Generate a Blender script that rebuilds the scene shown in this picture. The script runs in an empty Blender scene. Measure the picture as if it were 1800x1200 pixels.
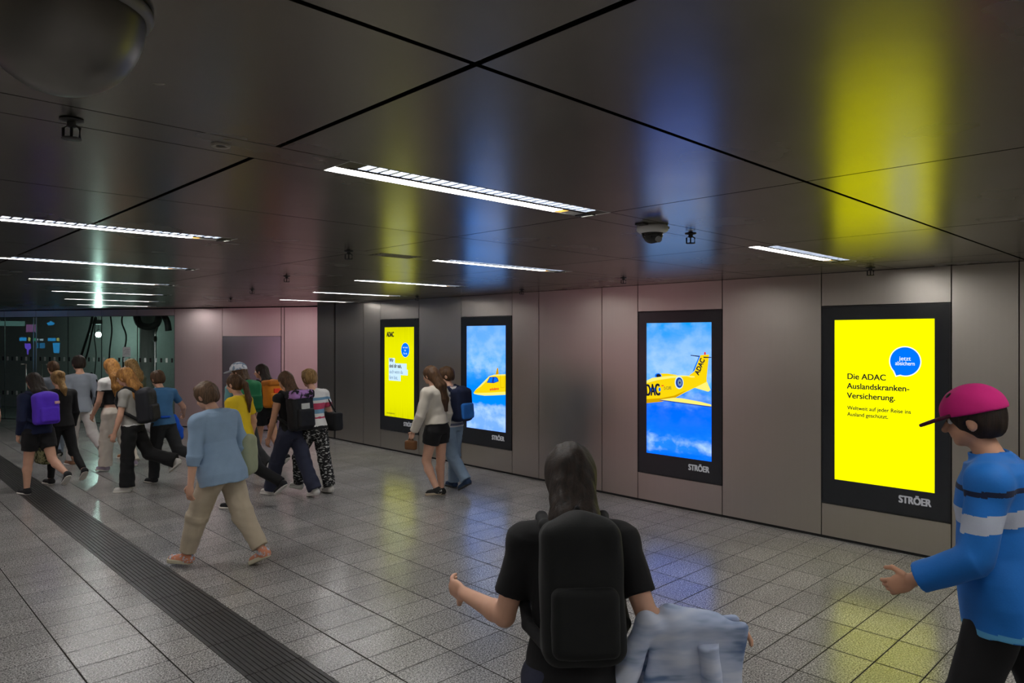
import bpy, bmesh, math, random
import numpy as np
from mathutils import Vector, Matrix

random.seed(7)
SC = bpy.context.scene
COL = SC.collection
R = math.radians

# ------------------------------------------------------------------ camera
CAM_H = 2.12
cd = bpy.data.cameras.new('camera')
cam = bpy.data.objects.new('camera', cd)
COL.objects.link(cam)
cam.location = (0, 0, CAM_H)
cam.rotation_euler = (R(90), 0, R(-44.19))
cd.sensor_width = 36
cd.lens = 24.89
cd.shift_y = -0.005
cd.clip_start = 0.05
SC.camera = cam

# ------------------------------------------------------------------ world / exposure
w = bpy.data.worlds.new('world')
SC.world = w
w.use_nodes = True
w.node_tree.nodes['Background'].inputs[0].default_value = (0.05, 0.05, 0.05, 1)
w.node_tree.nodes['Background'].inputs[1].default_value = 0.02
SC.view_settings.view_transform = 'Standard'
SC.view_settings.look = 'None'
SC.view_settings.gamma = 1
SC.view_settings.use_curve_mapping = False
SC.view_settings.exposure = 0.0
LAMP_STRENGTH = 40.0
LAMP_COLOUR = (1.0, 0.97, 0.94)
SCREEN_STRENGTH = 1.9

# ------------------------------------------------------------------ material helpers
def lin(r, g, b):
    f = lambda c: (c / 255 / 12.92) if c <= 10 else ((c / 255 + 0.055) / 1.055) ** 2.4
    return (f(r), f(g), f(b))

class NT:
    def __init__(s, name):
        s.m = bpy.data.materials.new(name)
        s.m.use_nodes = True
        s.t = s.m.node_tree
        s.t.nodes.clear()
        s.out = s.t.nodes.new('ShaderNodeOutputMaterial')
    def n(s, typ, **kw):
        nd = s.t.nodes.new(typ)
        for k, v in kw.items():
            if k.startswith('i_'):
                nd.inputs[k[2:].replace('_', ' ')].default_value = v
            else:
                setattr(nd, k, v)
        return nd
    def l(s, a, b):
        s.t.links.new(a, b)
    def math(s, op, a, b=None, c=None):
        nd = s.t.nodes.new('ShaderNodeMath')
        nd.operation = op
        for i, v in enumerate((a, b, c)):
            if v is None:
                continue
            if isinstance(v, (int, float)):
                nd.inputs[i].default_value = v
            else:
                s.l(v, nd.inputs[i])
        return nd.outputs[0]
    def mix(s, f, a, b, typ='MIX'):
        nd = s.t.nodes.new('ShaderNodeMix')
        nd.data_type = 'RGBA'
        nd.blend_type = typ
        for sock, v in ((nd.inputs[0], f), (nd.inputs[6], a), (nd.inputs[7], b)):
            if isinstance(v, (int, float)):
                sock.default_value = v
            elif isinstance(v, (tuple, list)):
                sock.default_value = (*v[:3], 1)
            else:
                s.l(v, sock)
        return nd.outputs[2]
    def ramp(s, fac, stops):
        nd = s.t.nodes.new('ShaderNodeValToRGB')
        cr = nd.color_ramp
        while len(cr.elements) < len(stops):
            cr.elements.new(0.5)
        for e, (p, c) in zip(cr.elements, stops):
            e.position = p
            e.color = (*c[:3], 1)
        s.l(fac, nd.inputs[0])
        return nd.outputs[0]
    def coords(s, kind='Object', scale=None):
        tc = s.t.nodes.new('ShaderNodeTexCoord')
        o = tc.outputs[kind]
        if scale:
            mp = s.t.nodes.new('ShaderNodeMapping')
            mp.inputs['Scale'].default_value = scale
            s.l(o, mp.inputs[0])
            o = mp.outputs[0]
        return o
    def noise(s, vec, scale, detail=3, rough=0.5):
        nd = s.t.nodes.new('ShaderNodeTexNoise')
        nd.inputs['Scale'].default_value = scale
        nd.inputs['Detail'].default_value = detail
        nd.inputs['Roughness'].default_value = rough
        s.l(vec, nd.inputs['Vector'])
        return nd.outputs[0]
    def bsdf(s, **kw):
        b = s.t.nodes.new('ShaderNodeBsdfPrincipled')
        for k, v in kw.items():
            sock = b.inputs[k.replace('_', ' ')]
            if isinstance(v, (int, float)):
                sock.default_value = v
            elif isinstance(v, (tuple, list)):
                sock.default_value = (*v[:3], 1)
            else:
                s.l(v, sock)
        s.l(b.outputs[0], s.out.inputs[0])
        return b
    def bump(s, h, strength, dist=0.01):
        nd = s.t.nodes.new('ShaderNodeBump')
        nd.inputs['Strength'].default_value = strength
        nd.inputs['Distance'].default_value = dist
        s.l(h, nd.inputs['Height'])
        return nd.outputs[0]

MATS = {}
def plain(name, col, rough=0.6, metal=0.0, spec=0.5):
    if name in MATS:
        return MATS[name]
    t = NT(name)
    n = t.noise(t.coords('Object'), 14, 2)
    c = t.mix(n, tuple(0.88 * x for x in col), tuple(min(1, 1.12 * x) for x in col))
    t.bsdf(Base_Color=c, Roughness=rough, Metallic=metal, Specular_IOR_Level=spec)
    MATS[name] = t.m
    return t.m

def emit(name, col, strength):
    if name in MATS:
        return MATS[name]
    t = NT(name)
    e = t.n('ShaderNodeEmission')
    e.inputs[0].default_value = (*col, 1)
    e.inputs[1].default_value = strength
    t.l(e.outputs[0], t.out.inputs[0])
    MATS[name] = t.m
    return t.m

def metal_panel(name, col, rough, stretch, var=0.10, bump=0.02):
    """brushed sheet metal; stretch = noise scale per axis (small along the brushing)"""
    t = NT(name)
    oc = t.coords('Object')
    st = t.noise(t.coords('Object', stretch), 1.0, 4, 0.6)
    blot = t.noise(oc, 0.9, 4, 0.6)
    isl = t.n('ShaderNodeNewGeometry').outputs['Random Per Island']
    f = t.math('ADD', t.math('MULTIPLY', st, 0.35), t.math('ADD', t.math('MULTIPLY', blot, 0.4), t.math('MULTIPLY', isl, 0.25)))
    c = t.mix(f, tuple((1 - var) * x for x in col), tuple((1 + var) * x for x in col))
    rr = t.math('ADD', rough - 0.06, t.math('MULTIPLY', blot, 0.12))
    t.bsdf(Base_Color=c, Roughness=rr, Metallic=1.0, Normal=t.bump(blot, bump, 0.05))
    MATS[name] = t.m
    return t.m

CEIL = metal_panel('brown_anodised_ceiling_metal', (0.232, 0.212, 0.178), 0.26, (0.6, 30, 30), 0.16, 0.05)
WALLM = metal_panel('bronze_grey_wall_metal', (0.56, 0.52, 0.465), 0.32, (30, 30, 0.5), 0.08, 0.02)
WALLP = metal_panel('pink_light_bronze_wall_metal', (0.78, 0.64, 0.63), 0.36, (30, 30, 0.5), 0.08, 0.02)  # pink light falling on the far wall is put into this base colour
DOORM = metal_panel('bluish_steel_door_metal', (0.40, 0.40, 0.46), 0.24, (30, 30, 0.5), 0.08, 0.02)
BLACK = plain('black_gap', (0.008, 0.008, 0.008), 0.8)
STEEL = plain('brushed_steel', (0.62, 0.62, 0.60), 0.3, 1.0)
DARKP = plain('black_plastic', (0.018, 0.018, 0.018), 0.45)
WHITEP = plain('white_painted_metal', (0.75, 0.75, 0.73), 0.4)
PLASTER = plain('grey_concrete', (0.38, 0.39, 0.38), 0.85)
RUBBER = plain('dark_rubber', (0.03, 0.03, 0.032), 0.6)

# ------------------------------------------------------------------ object helpers
def tag(o, label=None, cat=None, group=None, kind=None):
    if label: o['label'] = label
    if cat: o['category'] = cat
    if group: o['group'] = group
    if kind: o['kind'] = kind
    return o

def empty(name, loc=(0, 0, 0), rz=0.0, label=None, cat=None, group=None):
    o = bpy.data.objects.new(name, None)
    o.empty_display_size = 0.1
    o.location = loc
    o.rotation_euler = (0, 0, rz)
    COL.objects.link(o)
    return tag(o, label, cat, group)

def link(name, me, mats, parent=None):
    o = bpy.data.objects.new(name, me)
    COL.objects.link(o)
    if mats is not None:
        for m in (mats if isinstance(mats, (list, tuple)) else [mats]):
            me.materials.append(m)
    if parent is not None:
        o.parent = parent
    return o

def bm_obj(name, bm, mats, parent=None, smooth=False):
    me = bpy.data.meshes.new(name)
    bm.normal_update()
    bm.to_mesh(me)
    bm.free()
    if smooth:
        me.shade_smooth()
    return link(name, me, mats, parent)

def box(bm, lo, hi, mi=0, bev=0.0):
    x0, y0, z0 = lo; x1, y1, z1 = hi
    v = [bm.verts.new(p) for p in ((x0,y0,z0),(x1,y0,z0),(x1,y1,z0),(x0,y1,z0),(x0,y0,z1),(x1,y0,z1),(x1,y1,z1),(x0,y1,z1))]
    fs = []
    for q in ((0,3,2,1),(4,5,6,7),(0,1,5,4),(1,2,6,5),(2,3,7,6),(3,0,4,7)):
        f = bm.faces.new([v[i] for i in q]); f.material_index = mi; fs.append(f)
    if bev:
        es = list({e for f in fs for e in f.edges})
        r = bmesh.ops.bevel(bm, geom=es, offset=bev, segments=2, affect='EDGES', profile=0.5)
        for f in r['faces']: f.material_index = mi
    return v

def lathe(bm, prof, seg=32, centre=(0, 0, 0), mi=0):
    """prof: list of (radius, z), from top to bottom or so; revolved about z"""
    cx, cy, cz = centre
    rings = []
    for r, z in prof:
        if r < 1e-6:
            rings.append([bm.verts.new((cx, cy, cz + z))])
        else:
            rings.append([bm.verts.new((cx + r * math.cos(2*math.pi*i/seg), cy + r * math.sin(2*math.pi*i/seg), cz + z)) for i in range(seg)])
    for a, b in zip(rings, rings[1:]):
        for i in range(seg):
            j = (i + 1) % seg
            q = [a[i % len(a)], a[j % len(a)], b[j % len(b)], b[i % len(b)]]
            q = list(dict.fromkeys(q))
            if len(q) >= 3:
                f = bm.faces.new(q); f.material_index = mi; f.smooth = True

def tube(bm, pts, r, seg=10, mi=0, r1=None):
    pts = [Vector(p) for p in pts]
    rings = []
    n = len(pts)
    up = Vector((0, 0, 1))
    for i, p in enumerate(pts):
        d = (pts[min(i+1, n-1)] - pts[max(i-1, 0)]).normalized()
        a = d.cross(up if abs(d.z) < 0.9 else Vector((1, 0, 0))).normalized()
        b = d.cross(a)
        rr = r if r1 is None else r + (r1 - r) * i / (n - 1)
        rings.append([bm.verts.new(p + a * rr * math.cos(2*math.pi*k/seg) + b * rr * math.sin(2*math.pi*k/seg)) for k in range(seg)])
    for a, b in zip(rings, rings[1:]):
        for k in range(seg):
            f = bm.faces.new((a[k], a[(k+1) % seg], b[(k+1) % seg], b[k])); f.smooth = True; f.material_index = mi
    for ring in (rings[0], rings[-1]):
        f = bm.faces.new(ring); f.material_index = mi

def bez(p, n=24):
    """Catmull-Rom through points"""
    p = [Vector(q) for q in p]
    out = []
    P = [p[0]] + p + [p[-1]]
    for i in range(1, len(P) - 2):
        for k in range(n):
            t = k / n
            a, b, c, d = P[i-1], P[i], P[i+1], P[i+2]
            out.append(0.5 * ((2*b) + (c-a)*t + (2*a-5*b+4*c-d)*t*t + (-a+3*b-3*c+d)*t**3))
    out.append(p[-1])
    return out

def copy_tree(o, parent=None):
    c = o.copy(); COL.objects.link(c)
    if parent is not None: c.parent = parent
    for ch in list(o.children):
        copy_tree(ch, c)
    return c

# ------------------------------------------------------------------ dimensions
H = 2.783            # ceiling height
DX = 7.561           # face of the advertising wall
Y_END = 13.75        # where that wall ends
XL, YB = -5.5, -8.0  # unseen side and back of the hall
P0 = (7.75, 14.08); EV = (-0.4835, 0.8753); NV = (0.8753, 0.4835)   # slanted far wall
def dw(s, n, z):     # a point in the far wall's own frame (along, behind, up)
    return (P0[0] + EV[0]*s + NV[0]*n, P0[1] + EV[1]*s + NV[1]*n, z)

# ------------------------------------------------------------------ floor
t = NT('speckled_granite_tiles')
oc = t.coords('Object')
sp = t.n('ShaderNodeSeparateXYZ'); t.l(oc, sp.inputs[0])
TX, TY, X0, Y0 = 0.469, 0.2935, 1.155, 1.955
fx = t.math('DIVIDE', t.math('SUBTRACT', sp.outputs[0], X0 - 100*TX), TX)
fy = t.math('DIVIDE', t.math('SUBTRACT', sp.outputs[1], Y0 - 100*TY), TY)
ix, iy = t.math('FLOOR', fx), t.math('FLOOR', fy)
def edge(fr, size, wdt):
    d = t.math('ABSOLUTE', t.math('SUBTRACT', t.math('FRACT', t.math('ADD', fr, 0.5)), 0.5))
    q = t.math('DIVIDE', t.math('MULTIPLY', d, size), wdt)
    return t.math('SUBTRACT', 1.0, t.math('MINIMUM', 1.0, t.math('MAXIMUM', 0.0, t.math('MULTIPLY', t.math('SUBTRACT', q, 0.3), 2.2))))
gx = t.math('MAXIMUM', edge(fx, TX, 0.0105), 0.0)
gy = t.math('MAXIMUM', edge(fy, TY, 0.0085), 0.0)
grout = t.math('MINIMUM', t.math('MAXIMUM', gx, gy), 1.0)
cv = t.n('ShaderNodeCombineXYZ'); t.l(ix, cv.inputs[0]); t.l(iy, cv.inputs[1])
wn = t.n('ShaderNodeTexWhiteNoise', noise_dimensions='2D'); t.l(cv.outputs[0], wn.inputs[0])
grain = t.noise(oc, 105, 1, 0.5)
grain2 = t.noise(oc, 48, 2, 0.6)
dirt = t.noise(oc, 1.3, 4, 0.6)
g = t.math('ADD', t.math('MULTIPLY', grain, 0.75), t.math('MULTIPLY', grain2, 0.25))
base = t.ramp(g, [(0.36, (0.07, 0.068, 0.068)), (0.46, (0.22, 0.215, 0.21)), (0.56, (0.38, 0.37, 0.36)), (0.66, (0.58, 0.57, 0.55))])
base = t.mix(1.0, base, t.ramp(wn.outputs[0], [(0, (0.86, 0.86, 0.86)), (1, (1.06, 1.05, 1.04))]), 'MULTIPLY')
base = t.mix(1.0, base, t.ramp(dirt, [(0.3, (0.80, 0.79, 0.78)), (0.6, (1, 1, 1))]), 'MULTIPLY')
smut = t.noise(oc, 4.5, 3, 0.55)
base = t.mix(t.math('MULTIPLY', t.math('SUBTRACT', smut, 0.66), 3.0), base, (0.06, 0.055, 0.05))
base = t.mix(grout, base, (0.022, 0.020, 0.018))
rough = t.math('ADD', t.math('ADD', 0.17, t.math('MULTIPLY', dirt, 0.12)), t.math('MULTIPLY', grout, 0.4))
b = t.bsdf(Base_Color=base, Roughness=rough, Specular_IOR_Level=t.math('MULTIPLY', t.math('SUBTRACT', 1.0, grout), 0.55),
           Normal=t.bump(t.math('SUBTRACT', t.math('MULTIPLY', grain, 0.06), grout), 0.25, 0.002))
FLOORM = t.m
STRIP0, STRIP1 = 1.880, 2.268
bm = bmesh.new()
box(bm, (XL, YB, -0.1), (STRIP0, 30, 0)); box(bm, (STRIP1, YB, -0.1), (16, 30, 0))
tag(bm_obj('floor', bm, FLOORM), 'grey speckled granite tile floor of the passage', 'floor', kind='structure')
bm = bmesh.new()
box(bm, (STRIP0, YB, -0.1), (STRIP1, 30, -0.006))
nr = 12
pw = (STRIP1 - STRIP0) / nr
for i in range(nr):
    a = STRIP0 + i*pw
    y = YB
    while y < 22:
        box(bm, (a + 0.004, y + 0.002, -0.006), (a + pw - 0.004, y + TY*2 - 0.003, 0.001))
        y += TY*2
tag(bm_obj('trim_1', bm, plain('charcoal_ribbed_stone', (0.036, 0.034, 0.034), 0.42)),
    'dark ribbed guide strip set into the tiled floor', 'guide strip', kind='structure')

# ------------------------------------------------------------------ ceiling
ROWS = [2.455 + 2.4*k for k in range(-4, 9)]
SW = 0.102
LIGHTS = {  # row centre index -> list of x starts, each lamp 1.6 m long
    4: [(-2.05, 1.6), (1.43, 1.6), (4.93, 1.6)],
    5: [(-3.1, 1.6), (0.40, 1.62), (3.83, 1.66)],
    6: [(-2.4, 1.6), (1.04, 1.62), (4.52, 1.64)],
    7: [(-1.8, 1.6), (1.69, 1.6), (5.28, 1.62)],
    8: [(-1.1, 1.6), (2.39, 1.62), (5.92, 1.60)],
    9: [(-0.4, 1.6), (3.06, 1.64)],
    10: [(0.3, 1.6), (3.79, 1.62)],
    3: [(-0.9, 1.6), (2.6, 1.6), (5.7, 1.6)],
    2: [(-3.0, 1.6), (0.5, 1.6), (4.0, 1.6)],
    1: [(-1.0, 1.6), (2.5, 1.6), (5.6, 1.6)],
    0: [(-2.0, 1.6), (1.5, 1.6), (5.0, 1.6)],
}
VENT = (3.18, 3.58)     # perforated cover in the strip of row 5
xs = [XL] + [1.14 + 1.877*k for k in range(-3, 4)] + [DX + 0.02]
gapx = {1: 0.011}
bm = bmesh.new()
TH = 0.018
def cpanel(x0, x1, y0, y1):
    if x1 - x0 > 0.01 and y1 - y0 > 0.01:
        box(bm, (x0, y0, H), (x1, y1, H + TH))
MID = {3: 1.30}
xs2 = [XL] + [1.14 + 1.877*k for k in range(-3, 8)]
for k in range(len(ROWS) - 1):
    ya, yb = ROWS[k] + SW, ROWS[k+1] - SW
    m = MID.get(k, ROWS[k] + 1.2)
    for i in range(len(xs2) - 1):
        if ROWS[k] < Y_END - 1.2 and xs2[i] > DX: continue
        x0, x1 = xs2[i], xs2[i+1]
        if ROWS[k] < Y_END - 1.2: x1 = min(x1, DX + 0.025)
        ga = 0.011 if abs(x0 - 1.14) < 0.01 else 0.005
        gb = 0.011 if abs(x1 - 1.14) < 0.01 else 0.005
        my = 0.009 if k == 3 else 0.0045
        cpanel(x0 + ga, x1 - gb, ya + 0.005, m - my)
        cpanel(x0 + ga, x1 - gb, m + my, yb - 0.005)
for k, yc in enumerate(ROWS):
    cuts = sorted((a, a + l) for a, l in LIGHTS.get(k, []))
    if k == 5: cuts = sorted(cuts + [VENT])
    x = XL
    for a, b_ in cuts + [(DX + 0.025 if yc < Y_END else 12.0, 99)]:
        cpanel(x, a, yc - SW + 0.0015, yc + SW - 0.0015)
        x = b_
tag(bm_obj('ceiling', bm, CEIL), 'dark brown metal panel ceiling with black seams', 'ceiling', kind='structure')
bm = bmesh.new()
box(bm, (XL - 0.2, YB, H + 0.30), (16, 30, H + 0.40))
tag(bm_obj('ceiling_slab', bm, BLACK), 'dark slab above the ceiling panels', 'ceiling', kind='structure')

# ------------------------------------------------------------------ ceiling lights
t = NT('lit_lamp_diffuser')
e = t.n('ShaderNodeEmission')
e.inputs[0].default_value = (*LAMP_COLOUR, 1); e.inputs[1].default_value = LAMP_STRENGTH
t.l(e.outputs[0], t.out.inputs[0]); DIFFUSER = t.m
TUBE = emit('lit_tube', LAMP_COLOUR, LAMP_STRENGTH * 0.9)
AMBER = emit('amber_tinted_diffuser_end', (1.0, 0.52, 0.10), 1.6)
LOUVER = plain('satin_louver', (0.50, 0.53, 0.58), 0.3, 1.0)
OLIVE = plain('brass_end_cap', (0.10, 0.085, 0.03), 0.35, 1.0)

def make_light(L):
    root = empty('ceiling_light')
    bm = bmesh.new()      # housing: white trough let into the ceiling
    h0, h1 = 0.012, 0.11
    W = SW - 0.003
    box(bm, (0, -W, h1), (L, W, h1 + 0.004))
    box(bm, (0, -W, 0.0), (L, -W + 0.003, h1)); box(bm, (0, W - 0.003, 0.0), (L, W, h1))
    box(bm, (0, -W, 0.0), (0.003, W, h1)); box(bm, (L - 0.003, -W, 0.0), (L, W, h1))
    bm_obj('housing', bm, WHITEP, root)
    bm = bmesh.new()      # smooth lit diffuser, the half nearer the wall
    a, b_ = 0.012, L - 0.24
    box(bm, (a, 0.012, 0.004), (b_, W - 0.006, 0.012))
    bm_obj('diffuser', bm, DIFFUSER, root)
    bm = bmesh.new()
    box(bm, (b_, 0.012, 0.004), (b_ + 0.05, W - 0.006, 0.012))
    bm_obj('amber_sticker', bm, AMBER, root)
    bm = bmesh.new()
    box(bm, (b_ + 0.05, 0.012, 0.003), (L - 0.07, W - 0.006, 0.012), bev=0.002)
    bm_obj('gear_cover', bm, WHITEP, root)
    bm = bmesh.new()
    box(bm, (L - 0.07, 0.006, -0.004), (L - 0.035, W - 0.004, 0.014), bev=0.002)
    bm_obj('latch', bm, DARKP, root)
    bm = bmesh.new()
    box(bm, (0.004, 0.003, -0.002), (L - 0.004, 0.010, 0.03))
    bm_obj('divider', bm, plain('dark_divider', (0.10, 0.09, 0.07), 0.4, 1.0), root)
    bm = bmesh.new()      # louver cells over the tube, the half nearer the middle
    n = int(L / 0.058)
    for i in range(n + 1):
        x = 0.09 + (L - 0.18) * i / n
        box(bm, (x - 0.006, -W + 0.008, 0.004), (x + 0.006, -0.002, 0.040))
    box(bm, (0.09, -W + 0.004, 0.002), (L - 0.09, -W + 0.012, 0.055))
    box(bm, (0.09, -0.008, 0.002), (L - 0.09, 0.000, 0.055))
    bm_obj('louver', bm, LOUVER, root)
    bm = bmesh.new()
    tube(bm, [(0.10, -W*0.52, 0.062), (L - 0.10, -W*0.52, 0.062)], 0.019, 10)
    bm_obj('tube', bm, TUBE, root)
    for x0 in (0.006, L - 0.086):
        bm = bmesh.new()
        box(bm, (x0, -W + 0.006, 0.002), (x0 + 0.08, -0.003, 0.010), bev=0.002)
        bm_obj('end_cap', bm, OLIVE, root)
    return root

SEEN = {(4, 1): 'brightest and largest ceiling lamp, just before the dome camera',
        (4, 2): 'ceiling lamp before the right-hand yellow screen',
        (5, 1): 'long ceiling lamp at the left frame edge, nearest of its column',
        (5, 2): 'second nearest ceiling lamp of the column along the screens',
        (6, 1): 'second lamp of the left ceiling column, cut by the frame edge',
        (6, 2): 'third nearest ceiling lamp of the column along the screens',
        (7, 1): 'third lamp of the left ceiling column, above the glass front',
        (7, 2): 'fourth nearest ceiling lamp of the column along the screens',
        (8, 1): 'fourth lamp of the left ceiling column, above the glass front',
        (8, 2): 'farthest ceiling lamp of the column along the screens, touching the wall corner',
        (9, 1): 'fifth lamp of the left ceiling column, one before the last',
        (10, 1): 'last and smallest lamp of the left ceiling column, before the glass'}
protos = {}
for k, ls in LIGHTS.items():
    for i, (x, L) in enumerate(ls):
        if L in protos:
            o = copy_tree(protos[L])
        else:
            o = protos[L] = make_light(L)
        o.location = (x, ROWS[k], H)
        tag(o, SEEN.get((k, i), 'lit ceiling lamp outside the picture'), 'ceiling lamp', 'recessed ceiling lamps')

# perforated cover
root = empty('ceiling_vent', (VENT[0], ROWS[5], H), 0, 'small dark perforated vent cover in the ceiling strip', 'vent')
bm = bmesh.new()
L = VENT[1] - VENT[0]
for i in range(15):
    for j in range(7):
        cx = 0.02 + (L - 0.04) * (i + 0.5 * (j % 2)) / 14.5; cy = -0.08 + 0.16 * j / 6
        lathe(bm, [(0.0125, 0.002), (0.0125, -0.001), (0.0095, -0.001), (0.0095, 0.002)], 10, (cx, cy, 0))
bm_obj('grille', bm, CEIL, root)
bm = bmesh.new(); box(bm, (0, -SW + 0.004, 0.004), (L, SW - 0.004, 0.02)); bm_obj('backing', bm, BLACK, root)

# ------------------------------------------------------------------ sprinklers, detector, dome camera, dome mirror
def make_sprinkler():
    r = empty('fire_sprinkler')
    bm = bmesh.new(); lathe(bm, [(0.0, 0.0), (0.034, 0.0), (0.036, -0.006), (0.020, -0.012), (0, -0.012)], 24); bm_obj('rosette', bm, DARKP, r)
    bm = bmesh.new(); lathe(bm, [(0.014, -0.010), (0.014, -0.034), (0.010, -0.038), (0, -0.038)], 14); bm_obj('body', bm, DARKP, r)
    bm = bmesh.new()
    for s_ in (-1, 1):
        tube(bm, [(s_*0.012, 0, -0.03), (s_*0.026, 0, -0.04), (s_*0.026, 0, -0.085), (0, 0, -0.088)], 0.005, 8)
    tube(bm, [(0, 0, -0.035), (0, 0, -0.085)], 0.0045, 8)
    bm_obj('frame', bm, DARKP, r)
    bm = bmesh.new(); lathe(bm, [(0, -0.084), (0.028, -0.086), (0.029, -0.091), (0, -0.093)], 20); bm_obj('deflector', bm, DARKP, r)
    return r
sp0 = make_sprinkler()
SPR = [((0.543, 2.49), 'black sprinkler below the dome mirror, nearest of all', 0.78),
       ((4.002, 2.467), 'black sprinkler beside the dome camera', 0.85),
       ((2.925, 4.83), 'black sprinkler just before the small ceiling vent', 0.85),
       ((3.65, 7.31), 'second of the row of far black sprinklers', 0.85),
       ((4.312, 9.67), 'third of the row of far black sprinklers', 0.85),
       ((5.058, 12.2), 'farthest and smallest black sprinkler by the rosy wall', 0.85),
       ((6.488, 4.865), 'black sprinkler close to the wall left of the jet tail screen', 0.85),
       ((7.043, 9.5), 'black sprinkler at the wall between the two far screens', 0.85),
       ((7.112, 7.119), 'black sprinkler at the wall right of the jet nose screen', 0.85),
       ((7.228, 2.483), 'black sprinkler above the right-hand yellow screen', 1.0)]
for i, ((x, y), lab, sc_) in enumerate(SPR):
    o = sp0 if i == 0 else copy_tree(sp0)
    o.location = (x, y, H); o.rotation_euler = (0, 0, R(-40)); o.scale = (sc_*1.2, sc_*1.2, sc_*0.85)
    tag(o, lab, 'sprinkler', 'sprinklers on the ceiling')

def make_spot():
    r = empty('recessed_spotlight')
    bm = bmesh.new(); lathe(bm, [(0.030, 0.002), (0.030, -0.006), (0.052, -0.008), (0.056, 0.001)], 32); bm_obj('trim_ring', bm, plain('dull_ring', (0.34, 0.31, 0.26), 0.5), r)
    bm = bmesh.new(); lathe(bm, [(0, -0.004), (0.010, -0.003), (0.030, -0.001), (0.030, 0.003), (0, 0.004)], 24); bm_obj('lens', bm, plain('dark_lens', (0.03, 0.028, 0.025), 0.2), r)
    r.scale = (0.6, 0.6, 0.8)
    return r
s0 = make_spot(); s0.location = (0.987, 2.465, H); tag(s0, 'small unlit round spotlight in the ceiling strip, left of the brightest lamp', 'spotlight', 'round spotlights')
s1 = copy_tree(s0); s1.location = (6.93, 2.46, H); tag(s1, 'small round spotlight at the end of the lamp by the right-hand yellow screen', 'spotlight', 'round spotlights')

r = empty('dome_camera', (3.56, 2.455, H), 0, 'white surveillance dome camera on the ceiling behind the brightest lamp', 'camera')
bm = bmesh.new(); lathe(bm, [(0, 0), (0.088, 0.0), (0.094, -0.010), (0.094, -0.030), (0.074, -0.046), (0.066, -0.046)], 40); bm_obj('housing', bm, WHITEP, r)
bm = bmesh.new(); lathe(bm, [(0.066, -0.044)] + [(0.064*math.cos(a), -0.046 - 0.062*math.sin(a)) for a in np.linspace(0, math.pi/2, 12)], 36)
bm_obj('dome', bm, plain('smoked_dome', (0.012, 0.012, 0.013), 0.06), r)
bm = bmesh.new()
tube(bm, [(-0.01, -0.035, -0.075), (-0.018, -0.062, -0.092)], 0.018, 14); bm_obj('lens', bm, plain('pale_lens', (0.3, 0.3, 0.3), 0.2), r)
bm = bmesh.new(); box(bm, (-0.135, -0.03, -0.008), (-0.085, 0.03, 0.0)); box(bm, (0.085, -0.03, -0.008), (0.135, 0.03, 0.0)); bm_obj('bracket', bm, DARKP, r)

r = empty('dome_mirror', (0.335, 1.625, H), 0, 'large dim convex dome mirror under the ceiling near the camera', 'mirror')
Rm = 0.152
bm = bmesh.new(); lathe(bm, [(Rm*math.cos(a), -0.016 - 0.168*math.sin(a)) for a in np.linspace(0, math.pi/2, 20)], 64)
t = NT('smoked_mirror_dome')
t.bsdf(Base_Color=(0.20, 0.19, 0.175), Metallic=0.85, Roughness=t.math('ADD', 0.30, t.math('MULTIPLY', t.noise(t.coords('Object', (3, 3, 40)), 1, 3), 0.16)))
bm_obj('dome', bm, t.m, r)
bm = bmesh.new(); lathe(bm, [(0, 0.0), (Rm + 0.012, 0.0), (Rm + 0.014, -0.012), (Rm + 0.006, -0.026), (Rm - 0.002, -0.022)], 64); bm_obj('rim', bm, plain('grey_rim', (0.22, 0.21, 0.20), 0.35), r)

# ------------------------------------------------------------------ advertising wall
ZT, ZB = 2.437, 0.368          # panel joints above and below the screens
SCREENS = [(11.350, 'a'), (8.980, 'b'), (5.440, 'c'), (3.086, 'd')]   # left edges
SWD = 1.203
seams = [13.75, 13.06, 13.0, 11.94, 11.350, 10.147, 8.980, 7.777, 7.212, 6.03, 5.440, 4.237, 3.086, 1.883, 1.36, 0.16, -1.04, -2.24, -3.44, -4.64, -5.84, -7.04, YB]
bm = bmesh.new(); bmp = bmesh.new()
g_ = 0.005
for a, b_ in zip(seams, seams[1:]):
    if (a, b_) == (13.06, 13.0):
        continue
    tgt = bmp if b_ > 8.9 else bm
    scr = any(abs(a - s_[0]) < 0.01 for s_ in SCREENS)
    if scr:
        box(tgt, (DX, b_ + g_, ZT + g_), (DX + 0.02, a - g_, H - 0.004))
        box(tgt, (DX, b_ + g_, 0.028), (DX + 0.02, a - g_, ZB - g_))
    else:
        box(tgt, (DX, b_ + g_, 0.028), (DX + 0.02, a - g_, H - 0.004))
tag(bm_obj('wall_right', bm, WALLM), 'brownish grey metal panel wall holding the screens', 'wall', kind='structure')
tag(bm_obj('wall_right_far', bmp, WALLM), 'far stretch of the metal panel wall with the first two screens', 'wall', kind='structure')
bm = bmesh.new(); box(bm, (DX + 0.10, YB, 0), (DX + 0.25, Y_END, H)); box(bm, (DX + 0.02, Y_END - 0.012, 0), (DX + 0.25, Y_END, H))
box(bm, (DX + 0.012, YB, 0), (DX + 0.10, Y_END, 0.03))
for y in seams[:-1]:
    box(bm, (DX + 0.021, y - 0.03, 0.0), (DX + 0.10, y + 0.03, H))
tag(bm_obj('wall_core', bm, BLACK), 'black core behind the metal wall panels', 'wall', kind='structure')
bm = bmesh.new(); box(bm, (DX - 0.035, YB, 0.0005), (DX - 0.022, Y_END, 0.004))
tag(bm_obj('baseboard_right', bm, STEEL), 'thin steel edge line along the foot of the wall', 'baseboard', kind='structure')

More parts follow.
